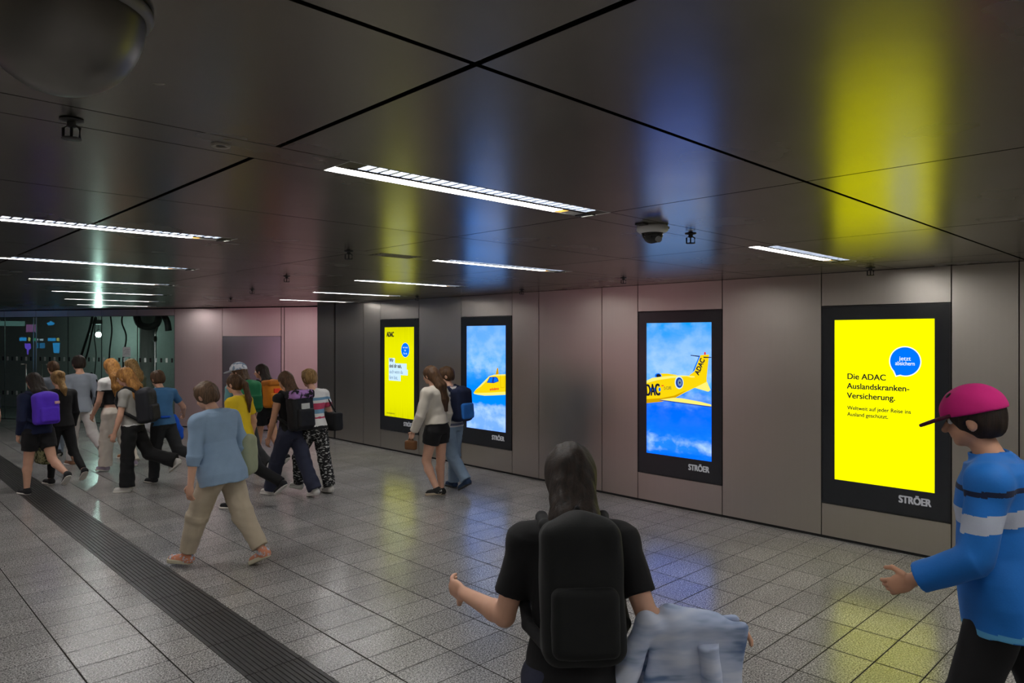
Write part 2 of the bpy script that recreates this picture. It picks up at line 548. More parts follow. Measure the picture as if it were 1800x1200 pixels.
# ------------------------------------------------------------------ screens
def text(body, size, parent, mat, x, z, y=-0.0016, align='LEFT', bold=0.0, sx=1.0, name='lettering', rot=0.0, shear=0.0, space=1.0):
    fat = bold; bold = 0.0
    cu = bpy.data.curves.new(name, 'FONT')
    cu.body = body; cu.size = size; cu.align_x = align; cu.offset = bold; cu.extrude = 0.0004; cu.shear = shear; cu.space_character = space
    tmp = bpy.data.objects.new('tmp', cu); COL.objects.link(tmp)
    bpy.context.view_layer.update()
    me = bpy.data.meshes.new_from_object(tmp.evaluated_get(bpy.context.evaluated_depsgraph_get()))
    bpy.data.objects.remove(tmp)
    M = Matrix.Translation((x, y, z)) @ Matrix.Rotation(R(90), 4, 'X') @ Matrix.Rotation(rot, 4, 'Z') @ Matrix.Diagonal((sx, 1, 1, 1))
    me.transform(M)
    me.materials.clear(); me.name = name
    if fat:      # heavier strokes: the same letters laid over themselves a hair apart
        b3 = bmesh.new()
        for dx in (-fat, 0, fat):
            for dz in (-fat*0.6, fat*0.6):
                k0 = len(b3.verts); b3.from_mesh(me); b3.verts.ensure_lookup_table()
                for vv in b3.verts[k0:]: vv.co += Vector((dx, 0.00003*(dx > 0) + 0.00005*(dz > 0), dz))
        b3.to_mesh(me); b3.free()
    return link(name, me, mat, parent)

def flat(bm, pts, y, mi):
    f = bm.faces.new([bm.verts.new((u, y, v)) for u, v in pts])
    f.material_index = mi
    f.normal_update()
    if f.normal.y > 0: f.normal_flip()
def ell(u, v, a, b_, n=40, a0=0, a1=2*math.pi):
    return [(u + a*math.cos(a0 + (a1-a0)*i/n), v + b_*math.sin(a0 + (a1-a0)*i/n)) for i in range(n)]

BEZEL = plain('black_glass_bezel', (0.019, 0.022, 0.027), 0.22)
YEL = (0.74, 0.74, 0.0)
def screen_yellow(name, col, k):
    t = NT(name)
    gc = t.coords('Generated')
    sx = t.n('ShaderNodeSeparateXYZ'); t.l(gc, sx.inputs[0])
    st = t.noise(t.coords('Object', (26, 1, 1.6)), 1, 3)
    # slightly darker towards the top and bottom ends, in soft streaks
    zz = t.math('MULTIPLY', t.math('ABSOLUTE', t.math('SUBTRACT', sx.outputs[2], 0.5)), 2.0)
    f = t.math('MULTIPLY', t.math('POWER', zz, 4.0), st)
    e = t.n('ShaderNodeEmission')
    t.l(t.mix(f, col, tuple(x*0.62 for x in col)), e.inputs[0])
    e.inputs[1].default_value = k
    t.l(e.outputs[0], t.out.inputs[0])
    return t.m
def screen_sky(name, stops, cloud, k):
    t = NT(name)
    gc = t.coords('Generated')
    sx = t.n('ShaderNodeSeparateXYZ'); t.l(gc, sx.inputs[0])
    n1 = t.noise(t.coords('Object', (2.2, 1, 4.5)), 1.6, 6, 0.6)
    n2 = t.noise(t.coords('Object', (1.2, 1, 1.6)), 2.6, 5, 0.55)
    zz = t.math('ADD', sx.outputs[2], t.math('MULTIPLY', t.math('SUBTRACT', n1, 0.5), 0.22))
    c = t.ramp(zz, stops)
    cm = t.ramp(zz, cloud)
    f = t.math('MULTIPLY', cm, t.ramp(n2, [(0.42, (0, 0, 0)), (0.60, (1, 1, 1))]))
    c = t.mix(f, c, (0.27, 0.40, 0.74))
    e = t.n('ShaderNodeEmission'); t.l(c, e.inputs[0]); e.inputs[1].default_value = k
    t.l(e.outputs[0], t.out.inputs[0])
    return t.m

INK = emit('dark_ink', (0.028, 0.028, 0.012), 1.0)
E_Y = emit('picture_yellow', (0.52, 0.37, 0.002), SCREEN_STRENGTH)
E_YL = emit('picture_light_yellow', (0.54, 0.48, 0.10), SCREEN_STRENGTH)
E_YD = emit('picture_ochre', (0.36, 0.19, 0.0), SCREEN_STRENGTH)
E_K = emit('picture_black', (0.012, 0.014, 0.03), 1.0)
E_BL = emit('picture_blue', (0.0, 0.10, 0.75), SCREEN_STRENGTH)
E_NV = emit('picture_navy', (0.01, 0.05, 0.38), 1.0)
E_W = emit('picture_white', (0.50, 0.54, 0.58), SCREEN_STRENGTH)
E_R = emit('picture_red', (0.85, 0.03, 0.02), 1.0)
E_PB = emit('picture_pale_blue', (0.34, 0.47, 0.55), SCREEN_STRENGTH)
E_GB = emit('picture_grey_blue', (0.16, 0.27, 0.42), 1.0)
LOGO = emit('logo_grey', (0.22, 0.22, 0.23), 1.0)

def make_screen(left, label, dmat):
    root = empty('advertising_screen', (DX, left, ZB), R(-90), label, 'advertising screen', 'digital advertising screens in the wall')
    W, HT = SWD, ZT - ZB
    bm = bmesh.new()
    m = 0.012
    # black glass front with the opening for the picture (margins: 0.137 left/right, 0.262 below, 0.147 above)
    dl, dr, db, dt = 0.137, 0.137 + 0.927, 0.632 - ZB, 2.289 - ZB
    y0, y1 = -0.004, 0.05
    for (a, b2, c, d) in ((m, dl, m, HT - m), (dr, W - m, m, HT - m), (dl, dr, m, db), (dl, dr, dt, HT - m)):
        box(bm, (a, y0, c), (b2, y1, d))
    bm_obj('bezel', bm, BEZEL, root)
    bm = bmesh.new()
    for (a, b2, c, d) in ((0.001, m, 0.001, HT - 0.001), (W - m, W - 0.001, 0.001, HT - 0.001), (m, W - m, 0.001, m), (m, W - m, HT - m, HT - 0.001)):
        box(bm, (a, -0.010, c), (b2, y1, d))
    bm_obj('frame', bm, plain('black_frame_metal', (0.012, 0.012, 0.013), 0.35), root)
    bm = bmesh.new(); box(bm, (dl, 0.0, db), (dr, 0.02, dt)); bm_obj('display', bm, dmat, root)
    text('STRÖER', 0.098, root, LOGO, 0.752, 0.575 - ZB - 0.078, -0.0056, bold=0.0042, sx=0.80, name='logo_lettering')
    return root, -ZB

def flag(o, txt): o['label'] = txt; return o

# d: yellow screen on the right
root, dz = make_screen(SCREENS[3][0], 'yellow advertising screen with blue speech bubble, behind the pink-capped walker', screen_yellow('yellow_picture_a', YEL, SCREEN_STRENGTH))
text('Die ADAC', 0.083, root, INK, 0.261, 1.682 + dz, bold=0.0022, sx=1.0)
text('Auslandskranken-', 0.083, root, INK, 0.261, 1.584 + dz, bold=0.0022, sx=0.985)
text('Versicherung.', 0.083, root, INK, 0.261, 1.486 + dz, bold=0.0022, sx=1.0)
text('Weltweit auf jeder Reise ins', 0.056, root, INK, 0.264, 1.368 + dz, bold=0.0012, sx=0.93)
text('Ausland geschützt.', 0.056, root, INK, 0.264, 1.303 + dz, bold=0.0012, sx=0.93)
bm = bmesh.new()
uv_ = (0.807, 1.876 + dz)
flat(bm, ell(*uv_, 0.144, 0.148), -0.0008, 0)
flat(bm, [(0.690, 1.80 + dz), (0.722, 1.722 + dz), (0.800, 1.745 + dz)], -0.0008, 0)
flat(bm, ell(*uv_, 0.134, 0.138), -0.0012, 1)
flat(bm, [(0.703, 1.80 + dz), (0.728, 1.735 + dz), (0.800, 1.755 + dz)], -0.0012, 1)
bm_obj('speech_bubble', bm, [E_W, E_BL], root)
text('jetzt', 0.058, root, E_W, 0.807, 1.885 + dz, -0.002, 'CENTER', 0.0004)
text('absichern', 0.056, root, E_W, 0.807, 1.838 + dz, -0.002, 'CENTER', 0.0004, sx=0.82)

# c: tail of the yellow jet
sky_c = screen_sky('sky_picture_a',
    [(0.0, (0.0, 0.095, 0.78)), (0.10, (0.01, 0.14, 0.80)), (0.20, (0.0, 0.095, 0.74)), (0.36, (0.0, 0.08, 0.68)), (0.44, (0.01, 0.12, 0.66)), (0.55, (0.06, 0.25, 0.66)), (0.75, (0.12, 0.28, 0.64)), (1.0, (0.0, 0.18, 0.50))],
    [(0.03, (0, 0, 0)), (0.09, (0.9, 0.9, 0.9)), (0.16, (0, 0, 0)), (0.36, (0.05, 0.05, 0.05)), (0.52, (0.7, 0.7, 0.7)), (0.9, (0.3, 0.3, 0.3))], SCREEN_STRENGTH)
root, dz = make_screen(SCREENS[2][0], 'advertising screen showing the tail half of a yellow jet', sky_c)
Z = lambda pts: [(u, v + dz) for u, v in pts]
bm = bmesh.new()
flat(bm, Z([(0.448,1.656),(0.314,1.651),(0.29,1.622),(0.314,1.595),(0.536,1.62),(0.591,1.644)]), -0.0004, 0)
flat(bm, Z(ell(0.314, 1.622, 0.050, 0.032)), -0.0006, 3); flat(bm, Z(ell(0.318, 1.622, 0.035, 0.024)), -0.0007, 5)
flat(bm, Z([(0.762,1.630),(0.762,1.649),(0.825,1.69),(0.907,1.894),(1.03,1.905),(1.024,1.851),(0.995,1.60)]), -0.0006, 0)
flat(bm, Z([(0.804,1.69),(0.818,1.714),(0.897,1.888),(0.914,1.889),(0.835,1.709)]), -0.0008, 3)
flat(bm, Z([(0.779,1.895),(0.907,1.885),(0.901,1.872),(0.779,1.886)]), -0.0008, 5)
flat(bm, Z([(0.952,1.877),(1.06,1.875),(1.06,1.865),(0.959,1.862)]), -0.0008, 5)
flat(bm, Z(ell(0.975, 1.915, 0.012, 0.02)), -0.0005, 6)
flat(bm, Z([(0.835,1.498),(0.876,1.522),(0.969,1.577),(1.003,1.579),(1.05,1.482),(1.019,1.46)]), -0.0006, 1)
flat(bm, Z([(0.137,1.539),(0.222,1.582),(0.359,1.603),(0.536,1.624),(0.666,1.638),(0.835,1.636),(0.938,1.627),(0.999,1.615),(0.999,1.579),(0.876,1.518),(0.709,1.436),(0.547,1.351),(0.359,1.297),(0.137,1.263)]), -0.0008, 0)
flat(bm, Z([(0.137,1.552),(0.222,1.592),(0.359,1.613),(0.536,1.634),(0.666,1.642),(0.835,1.640),(0.835,1.622),(0.666,1.615),(0.5,1.60),(0.30,1.566),(0.137,1.522)]), -0.0010, 1)
flat(bm, Z([(0.137,1.315),(0.359,1.342),(0.547,1.385),(0.73,1.465),(0.547,1.351),(0.359,1.297),(0.137,1.263)]), -0.0010, 2)
flat(bm, Z([(0.336,1.323),(0.547,1.361),(0.666,1.359),(0.918,1.334),(1.06,1.311),(1.06,1.279),(0.666,1.303)]), -0.0012, 1)
flat(bm, Z([(0.336,1.323),(0.666,1.307),(1.06,1.288),(1.06,1.277),(0.666,1.295),(0.336,1.313)]), -0.0014, 4)
flat(bm, Z([(0.619,1.621),(0.73,1.631),(0.835,1.608),(0.73,1.529),(0.619,1.481)]), -0.0012, 0)
flat(bm, Z(ell(0.619, 1.55, 0.062, 0.078)), -0.0014, 7); flat(bm, Z(ell(0.621, 1.55, 0.050, 0.064)), -0.0016, 4); flat(bm, Z(ell(0.628, 1.55, 0.030, 0.042)), -0.0018, 8); flat(bm, Z(ell(0.628, 1.55, 0.010, 0.014)), -0.0019, 5)
flat(bm, Z([(0.362,1.505),(0.395,1.508),(0.395,1.496),(0.362,1.493)]), -0.0012, 6)
for u in (0.205, 0.262, 0.335):
    flat(bm, Z(ell(u, 1.44 + 0.08*(u-0.2), 0.016, 0.026)), -0.0022, 3)
bm_obj('aircraft_picture', bm, [E_Y, E_YL, E_YD, E_BL, E_NV, E_K, E_R, E_PB, E_GB], root)
text('DAC', 0.205, root, E_K, 0.128, 1.362 + dz, bold=0.006, sx=0.50, rot=R(5), y=-0.002)
text('D-CURE', 0.055, root, E_K, 0.402, 1.450 + dz, sx=0.55, rot=R(7), y=-0.002)
text('ADAC', 0.088, root, E_K, 0.890, 1.650 + dz, bold=0.003, sx=0.85, rot=R(66), y=-0.002)

# b: nose of the yellow jet
sky_b = screen_sky('sky_picture_b',
    [(0.0, (0.10, 0.24, 0.72)), (0.16, (0.12, 0.26, 0.72)), (0.25, (0.0, 0.15, 0.74)), (0.40, (0.0, 0.14, 0.74)), (0.50, (0.01, 0.17, 0.74)), (0.62, (0.05, 0.24, 0.72)), (0.8, (0.08, 0.25, 0.68)), (1.0, (0.07, 0.23, 0.66))],
    [(0.0, (0.7, 0.7, 0.7)), (0.17, (0.9, 0.9, 0.9)), (0.26, (0, 0, 0)), (0.47, (0, 0, 0)), (0.58, (0.6, 0.6, 0.6)), (1.0, (0.2, 0.2, 0.2))], SCREEN_STRENGTH)
root, dz = make_screen(SCREENS[1][0], 'advertising screen showing the nose of a yellow jet', sky_b)
bm = bmesh.new()
flat(bm, Z([(0.83,1.52),(0.864,1.621),(0.89,1.631),(0.908,1.53)]), -0.0005, 2)
flat(bm, Z([(0.309,1.206),(0.356,1.255),(0.467,1.334),(0.59,1.422),(0.684,1.489),(0.79,1.517),(1.063,1.537),(1.063,1.217),(0.843,1.196),(0.576,1.174),(0.412,1.179),(0.323,1.189)]), -0.0008, 0)
flat(bm, Z([(0.684,1.489),(0.79,1.517),(1.063,1.537),(1.063,1.512),(0.79,1.497),(0.70,1.477)]), -0.0010, 1)
flat(bm, Z([(0.356,1.255),(0.467,1.334),(0.59,1.422),(0.684,1.489),(0.697,1.477),(0.61,1.40),(0.48,1.31)]), -0.0010, 1)
flat(bm, Z([(0.309,1.206),(0.412,1.208),(0.684,1.228),(1.063,1.266),(1.063,1.217),(0.843,1.196),(0.576,1.174),(0.412,1.179),(0.323,1.189)]), -0.0010, 1)
flat(bm, Z([(0.625,1.383),(0.697,1.477),(0.843,1.486),(0.882,1.47),(0.908,1.418),(0.79,1.384)]), -0.0012, 4)
flat(bm, Z([(0.650,1.395),(0.71,1.468),(0.765,1.472),(0.745,1.395)]), -0.0014, 3)
flat(bm, Z([(0.790,1.398),(0.805,1.472),(0.838,1.474),(0.868,1.458),(0.885,1.42)]), -0.0014, 3)
for q in ([(0.939,1.517),(0.944,1.517),(0.952,1.322),(0.947,1.322)], [(1.030,1.526),(1.034,1.526),(1.034,1.327),(1.030,1.327)], [(0.947,1.325),(1.032,1.330),(1.032,1.325),(0.947,1.320)]):
    flat(bm, Z(q), -0.0012, 2)
bm_obj('aircraft_picture', bm, [E_Y, E_YL, E_YD, E_BL, E_NV], root)
text('ambulance', 0.062, root, E_R, 0.700, 1.262 + dz, bold=0.0015, sx=0.80, rot=R(7), y=-0.002)

# a: yellow screen at the far left
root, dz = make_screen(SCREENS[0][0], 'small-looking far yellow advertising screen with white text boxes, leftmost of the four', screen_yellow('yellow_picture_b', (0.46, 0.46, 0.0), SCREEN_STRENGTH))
text('ADAC', 0.125, root, INK, 0.208, 2.115 + dz, bold=0.006, sx=0.66)
bm = bmesh.new()
flat(bm, ell(0.796, 1.872 + dz, 0.128, 0.133), -0.0008, 0)
flat(bm, ell(0.796, 1.872 + dz, 0.122, 0.127), -0.0010, 1)
bm_obj('blue_badge', bm, [E_PB, E_BL], root)
for i, s_ in enumerate(('wir sind', 'für', 'Sie da')):
    text(s_, 0.048, root, E_PB, 0.796, 1.905 - 0.055*i + dz, -0.0018, 'CENTER')
bm = bmesh.new()
for a, b2, c, d in ((0.275, 0.473, 1.626, 1.719), (0.275, 0.839, 1.520, 1.626), (0.275, 0.874, 1.412, 1.520), (0.275, 0.655, 1.300, 1.412)):
    flat(bm, Z([(a, c), (b2, c), (b2, d), (a, d)]), -0.0008, 0)
bm_obj('text_boxes', bm, [E_PB], root)
for s_, v_, m_, wd in (('Wir', 1.645, INK, 0.0022), ('sind dir nah,', 1.543, INK, 0.0022), ('auch wenn du', 1.435, E_GB, 0.0), ('fern bist.', 1.328, E_GB, 0.0)):
    text(s_, 0.098, root, m_, 0.295, v_ + dz, bold=wd, sx=0.80 if wd else 0.78)
text('adac.de/mitgliedschaft', 0.036, root, INK, 0.208, 0.682 + dz, sx=0.8)

# ------------------------------------------------------------------ far slanted wall, door panel, glass front
bm = bmesh.new()
def dbox(bm, s0, s1, n0, n1, z0, z1, mi=0):
    v = [bm.verts.new(dw(*p)) for p in ((s0,n0,z0),(s1,n0,z0),(s1,n1,z0),(s0,n1,z0),(s0,n0,z1),(s1,n0,z1),(s1,n1,z1),(s0,n1,z1))]
    for q in ((0,3,2,1),(4,5,6,7),(0,1,5,4),(1,2,6,5),(2,3,7,6),(3,0,4,7)):
        f = bm.faces.new([v[i] for i in q]); f.material_index = mi
GT = 2.600   # top of the glass
for s0, s1 in ((-1.2, -0.2), (-0.19, 0.838), (0.926, 2.484), (2.484, 3.828)):
    z0 = 0.028
    if (s0, s1) == (0.926, 2.484): z0 = 2.125
    dbox(bm, s0 + 0.006, s1 - 0.006, 0, 0.02, z0, H - 0.02)
dbox(bm, 0.850, 0.914, 0, 0.02, 0.028, H - 0.02)
GS = [3.828, 4.919, 6.006, 7.061, 8.10, 9.158, 10.2, 11.3, 12.4, 13.5]
for s0, s1 in zip(GS, GS[1:]):
    dbox(bm, s0 + 0.006, s1 - 0.006, 0, 0.02, GT + 0.01, H - 0.02)
tag(bm_obj('wall_far', bm, WALLP), 'rosy metal panel wall slanting across the far end', 'wall', kind='structure')  # bronze metal; the rosy tone is pink light put into its base colour
bm = bmesh.new()
dbox(bm, -1.2, 3.828, 0.03, 0.15, 0, H); dbox(bm, 3.828, 14, 0.03, 0.15, GT + 0.03, H)
tag(bm_obj('wall_far_core', bm, BLACK), 'black core behind the far wall panels', 'wall', kind='structure')
bm = bmesh.new(); dbox(bm, 0.932, 2.478, -0.001, 0.02, 0.028, 2.118)
tag(bm_obj('door_1', bm, DOORM), 'flush bluish steel door leaf in the rosy far wall', 'door', kind='structure')

t = NT('clear_glass')
fr = t.n('ShaderNodeFresnel'); fr.inputs[0].default_value = 1.5
tr = t.n('ShaderNodeBsdfTransparent'); tr.inputs[0].default_value = (0.86, 0.90, 0.89, 1)
gl = t.n('ShaderNodeBsdfGlossy'); gl.inputs['Roughness'].default_value = 0.01
mx = t.n('ShaderNodeMixShader')
bf = t.n('ShaderNodeNewGeometry').outputs['Backfacing']
t.l(t.math('MULTIPLY', t.math('MINIMUM', t.math('MULTIPLY', fr.outputs[0], 1.8), 1.0), t.math('SUBTRACT', 1.0, bf)), mx.inputs[0]); t.l(tr.outputs[0], mx.inputs[1]); t.l(gl.outputs[0], mx.inputs[2])
t.l(mx.outputs[0], t.out.inputs[0]); GLASS = t.m
DOTW = plain('white_film', (0.55, 0.62, 0.60), 0.6)
DOTK = plain('black_film', (0.01, 0.01, 0.01), 0.5)
for i, (s0, s1) in enumerate(zip(GS, GS[1:])):
    isdoor = i in (3, 4)
    bm = bmesh.new(); dbox(bm, s0 + 0.006, s1 - 0.006, 0.004, 0.014, 0.02, GT)
    g_o = bm_obj('door_%d' % (i - 1) if isdoor else 'window_%d' % (i + 1 if i < 3 else i - 1), bm, GLASS)
    tag(g_o, ('glass door leaf with a long pull bar, ' if isdoor else 'full height fixed glass pane, ') + ('%s from the rosy wall' % ['first', 'second', 'third', 'fourth', 'fifth', 'sixth', 'seventh', 'eighth', 'ninth'][i]), 'glass door' if isdoor else 'glass pane', kind='structure')
    bm = bmesh.new()
    k0 = math.ceil((s0 - 3.90) / 0.156 - 0.001)
    for k in range(k0, k0 + 9):
        sc_ = 3.90 + 0.156 * k
        if not s0 + 0.03 < sc_ < s1 - 0.03: continue
        for zc in (1.555, 0.68):
            dbox(bm, sc_ - 0.028, sc_ + 0.028, 0.0025, 0.0035, zc - 0.05, zc + 0.05, k % 2)
    bm_obj('marker_squares', bm, [DOTK, DOTW], g_o)
    if isdoor:
        e_ = s1 - 0.055 if i == 3 else s0 + 0.055
        o_ = -1 if i == 3 else 1
        e_ = 8.055 if i == 3 else 7.945 if False else (8.15)
        bm = bmesh.new()
        dbox(bm, (8.045 if i == 3 else 8.135), (8.065 if i == 3 else 8.155), -0.03, -0.012, 0.05, GT)
        bm_obj('edge_rail', bm, STEEL, g_o)
        a = 7.84 if i == 3 else 8.36
        bm = bmesh.new()
        tube(bm, [dw(a + (-0.16 if i == 3 else 0.16), -0.05, 1.42), dw(a, -0.05, 1.42), dw(a, -0.05, 0.75), dw(a, 0.0, 0.75)], 0.014, 10)
        bm_obj('door_handle', bm, STEEL, g_o)
bm = bmesh.new()
dbox(bm, 3.828, 13.5, -0.002, 0.03, GT, GT + 0.012); dbox(bm, 3.828, 13.5, 0.0, 0.02, 0, 0.02)
for s0 in GS:
    dbox(bm, s0 - 0.005, s0 + 0.005, 0.002, 0.018, 0.0, GT)
tag(bm_obj('trim_2', bm, plain('dark_glazing_profile', (0.03, 0.03, 0.03), 0.4)), 'slim dark joints and rails around the glass front', 'glazing rail', kind='structure')

# notice on the glass
bm = bmesh.new(); dbox(bm, 5.242 - 0.13, 5.242 + 0.11, -0.002, 0.0, 1.63, 1.865)
o = bm_obj('paper_notice', bm, plain('white_paper', (0.62, 0.66, 0.67), 0.8)); tag(o, 'white paper notice stuck on the glass front', 'notice')
bm = bmesh.new()
for k in range(5):
    dbox(bm, 5.242 - 0.10 + 0.02*(k % 2), 5.242 + 0.08 - 0.03*(k % 3), -0.003, -0.002, 1.68 + 0.032*k, 1.688 + 0.032*k)
bm_obj('print_lines', bm, plain('grey_print', (0.25, 0.26, 0.28), 0.8), o)

# ------------------------------------------------------------------ bare room behind the glass
bm = bmesh.new()
dbox(bm, 3.0, 14, 2.6, 2.75, 0, 3.4); dbox(bm, 3.55, 3.75, 0.15, 2.7, 0, 3.4); dbox(bm, 13.6, 13.8, 0.15, 2.7, 0, 3.4)
tag(bm_obj('wall_room', bm, PLASTER), 'bare grey wall of the room behind the glass', 'wall', kind='structure')
bm = bmesh.new(); dbox(bm, 3.6, 13.8, 0.16, 2.7, 2.92, 3.0)
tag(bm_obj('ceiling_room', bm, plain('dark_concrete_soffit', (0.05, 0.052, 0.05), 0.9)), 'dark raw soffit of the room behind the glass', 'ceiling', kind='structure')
bm = bmesh.new()
c0 = dw(5.76, 1.2, 0)
lathe(bm, [(0.21, 0.0), (0.19, 3.0)], 32, c0)
tag(bm_obj('column_room', bm, plain('green_light_tinted_concrete', (0.42, 0.48, 0.45), 0.8)), 'round pale green column in the room behind the glass', 'column', kind='structure')  # plain concrete; the greenish light on it is mixed into the base colour
for (lab, pts, rr) in (('big dark curved duct elbow over the pale column', [(5.72, 0.8, 2.86), (5.72, 0.8, 2.60), (5.62, 0.8, 2.42), (5.36, 0.8, 2.36), (5.12, 0.8, 2.42), (5.04, 0.8, 2.60), (5.04, 0.8, 2.86)], 0.085),
                       ('dark duct bend beside the rosy wall edge', [(4.72, 0.5, 2.84), (4.62, 0.5, 2.66), (4.50, 0.5, 2.48), (4.46, 0.5, 2.26)], 0.075)):
    bm = bmesh.new(); tube(bm, [dw(*p) for p in bez(pts, 10)], rr, 16)
    o = bm_obj('air_duct', bm, RUBBER); tag(o, lab, 'duct', 'ducts behind the glass')
bm = bmesh.new(); tube(bm, [dw(4.86, 0.5, 0.0), dw(4.86, 0.5, 2.2), dw(4.84, 0.55, 2.34)], 0.026, 12); tube(bm, [dw(4.86, 0.5, 2.0), dw(4.86, 0.5, 2.12)], 0.042, 12)
tag(bm_obj('water_pipe', bm, STEEL), 'vertical steel pipe standing in front of the pale column', 'pipe')
CBL = plain('black_cable', (0.012, 0.012, 0.012), 0.5)
for lab, pts, rr in (('thick black cable sagging down to the left behind the glass', [(6.78, 0.5, 2.90), (6.90, 0.5, 2.35), (7.18, 0.5, 1.65), (7.40, 0.5, 1.0)], 0.030),
                     ('second black cable running beside the thick one', [(6.80, 0.62, 2.90), (6.98, 0.62, 2.2), (7.16, 0.62, 1.6), (7.5, 0.62, 0.9)], 0.022),
                     ('thin hanging cable left of the work lamp', [(6.90, 0.75, 2.90), (7.04, 0.75, 2.2), (6.98, 0.75, 1.6), (7.1, 0.75, 0.7)], 0.012),
                     ('thin cable hanging straight between work lamp and notice', [(6.62, 0.8, 2.90), (6.52, 0.8, 2.3), (6.60, 0.8, 1.6), (6.55, 0.8, 0.4)], 0.018),
                     ('twisted cable bunch hanging beside the paper notice', [(6.20, 0.9, 2.90), (6.30, 0.9, 2.5), (6.16, 0.9, 2.1), (6.26, 0.9, 1.5), (6.2, 0.9, 0.5)], 0.020)):
    bm = bmesh.new(); tube(bm, [dw(*p) for p in bez(pts, 12)], rr, 8)
    tag(bm_obj('hanging_cable', bm, CBL), lab, 'cable', 'cables behind the glass')
r = empty('work_lamp', dw(7.71, 1.5, 2.17), 0, 'bright bare work lamp glowing behind the glass front', 'lamp')
bm = bmesh.new(); lathe(bm, [(0, 0.06), (0.05, 0.05), (0.075, 0.0), (0.05, -0.06), (0, -0.075)], 20); bm_obj('bulb', bm, emit('work_lamp_glow', (0.66, 1.0, 0.88), 160.0), r)
bm = bmesh.new(); lathe(bm, [(0.03, 0.14), (0.04, 0.06), (0.0, 0.05)], 14); tube(bm, [(0, 0, 0.13), (0, 0, 0.76)], 0.006, 6); bm_obj('socket', bm, DARKP, r)
r = empty('junction_box', dw(7.56, 1.3, 2.50), 0, 'grey junction box hung above the work lamp', 'box')
bm = bmesh.new(); box(bm, (-0.12, -0.08, -0.06), (0.12, 0.08, 0.06), bev=0.01); bm_obj('box_body', bm, plain('grey_box', (0.12, 0.12, 0.12), 0.5), r)
bm = bmesh.new(); tube(bm, [(0, 0, 0.05), (0, 0, 0.43)], 0.012, 6); bm_obj('conduit', bm, DARKP, r)

# ------------------------------------------------------------------ unseen sides of the hall
bm = bmesh.new(); box(bm, (XL - 0.2, YB, 0), (XL, 30, H + 0.1))
tag(bm_obj('wall_left', bm, WALLM), 'metal wall on the unseen side of the passage', 'wall', kind='structure')
bm = bmesh.new(); box(bm, (XL, YB - 0.2, 0), (DX + 0.3, YB, H + 0.1))
tag(bm_obj('wall_back', bm, WALLM), 'metal wall behind the viewpoint', 'wall', kind='structure')
bm = bmesh.new(); box(bm, (XL, 29.8, 0), (16, 30, H + 0.1))
tag(bm_obj('wall_end', bm, WALLM), 'far end wall hidden behind the glass room', 'wall', kind='structure')

# lit shop fronts on that side: in the picture they show as the coloured lights mirrored in the glass and the rosy sheen on the far wall
def lit_box(name, y0, y1, z0, z1, mat, label, cat, group, d=0.06, shape=None):
    r = empty(name, (XL + 0.001, (y0 + y1)/2, z0), 0, label, cat, group)
    w_ = (y1 - y0)/2; hh = z1 - z0
    bm = bmesh.new(); box(bm, (0, -w_ - 0.02, -0.02), (d, w_ + 0.02, hh + 0.02), bev=0.006); bm_obj('case', bm, DARKP, r)
    bm = bmesh.new()
    if shape is None: box(bm, (d - 0.01, -w_, 0), (d + 0.004, w_, hh))
    else:
        lo_ = [bm.verts.new((d + 0.001, (u - 0.5)*2*w_, v*hh)) for u, v in shape]; hi_ = [bm.verts.new((d + 0.006, (u - 0.5)*2*w_, v*hh)) for u, v in shape]
        bm.faces.new(hi_); bm.faces.new(lo_[::-1])
        for i in range(len(lo_)): bm.faces.new((lo_[i], lo_[i-1], hi_[i-1], hi_[i]))
    bm_obj('lit_face', bm, mat, r)
    return r
G_ = 'lit signs of the unseen shop fronts'
CY = emit('cyan_sign_light', (0.02, 0.42, 1.0), 5.0); YS = emit('yellow_sign_light', (0.75, 0.75, 0.22), 4.0); GS_ = emit('green_sign_light', (0.03, 0.5, 0.22), 4.0)
VI = emit('violet_sign_light', (0.20, 0.10, 1.0), 5.0); PK = emit('rose_window_light', (1.0, 0.52, 0.64), 1.0); WS = emit('white_sign_light', (0.6, 0.85, 1.0), 4.0)
lit_box('shop_sign', 25.23, 25.46, 1.95, 2.08, CY, 'cyan bar sign mirrored leftmost in the glass', 'sign', G_)
lit_box('shop_sign', 25.10, 25.17, 1.95, 2.08, YS, 'pale yellow end of the leftmost mirrored bar sign', 'sign', G_)
lit_box('shop_sign', 24.90, 25.02, 1.95, 2.06, GS_, 'small green sign mirrored beside the glass door edge', 'sign', G_)
lit_box('shop_sign', 24.67, 24.87, 1.96, 2.03, WS, 'whitish bar sign mirrored behind the door rails', 'sign', G_)
lit_box('shop_sign', 24.26, 24.52, 1.95, 2.06, CY, 'cyan bar sign mirrored right of the door rails', 'sign', G_)
lit_box('shop_sign', 24.14, 24.23, 1.95, 2.06, YS, 'pale yellow end of the mirrored bar sign right of the door rails', 'sign', G_)
lit_box('shop_sign', 25.08, 25.28, 1.45, 1.88, VI, 'violet pennant sign mirrored in the glass', 'sign', G_, shape=[(0.05, 0.95), (0.0, 0.5), (0.35, 0.42), (0.45, 0.0), (0.62, 0.0), (0.70, 0.45), (1.0, 0.55), (1.0, 0.95)])
lit_box('shop_sign', 24.62, 24.92, 1.68, 1.88, emit('dim_cyan_sign_light', (0.02, 0.32, 0.75), 3.0), 'dim cyan sign mirrored behind the door rails', 'sign', G_)
lit_box('shop_sign', 24.12, 24.36, 1.50, 1.88, CY, 'blue panel sign mirrored right of the door rails', 'sign', G_, shape=[(0.0, 1.0), (0.08, 0.0), (0.85, 0.0), (1.0, 1.0)])
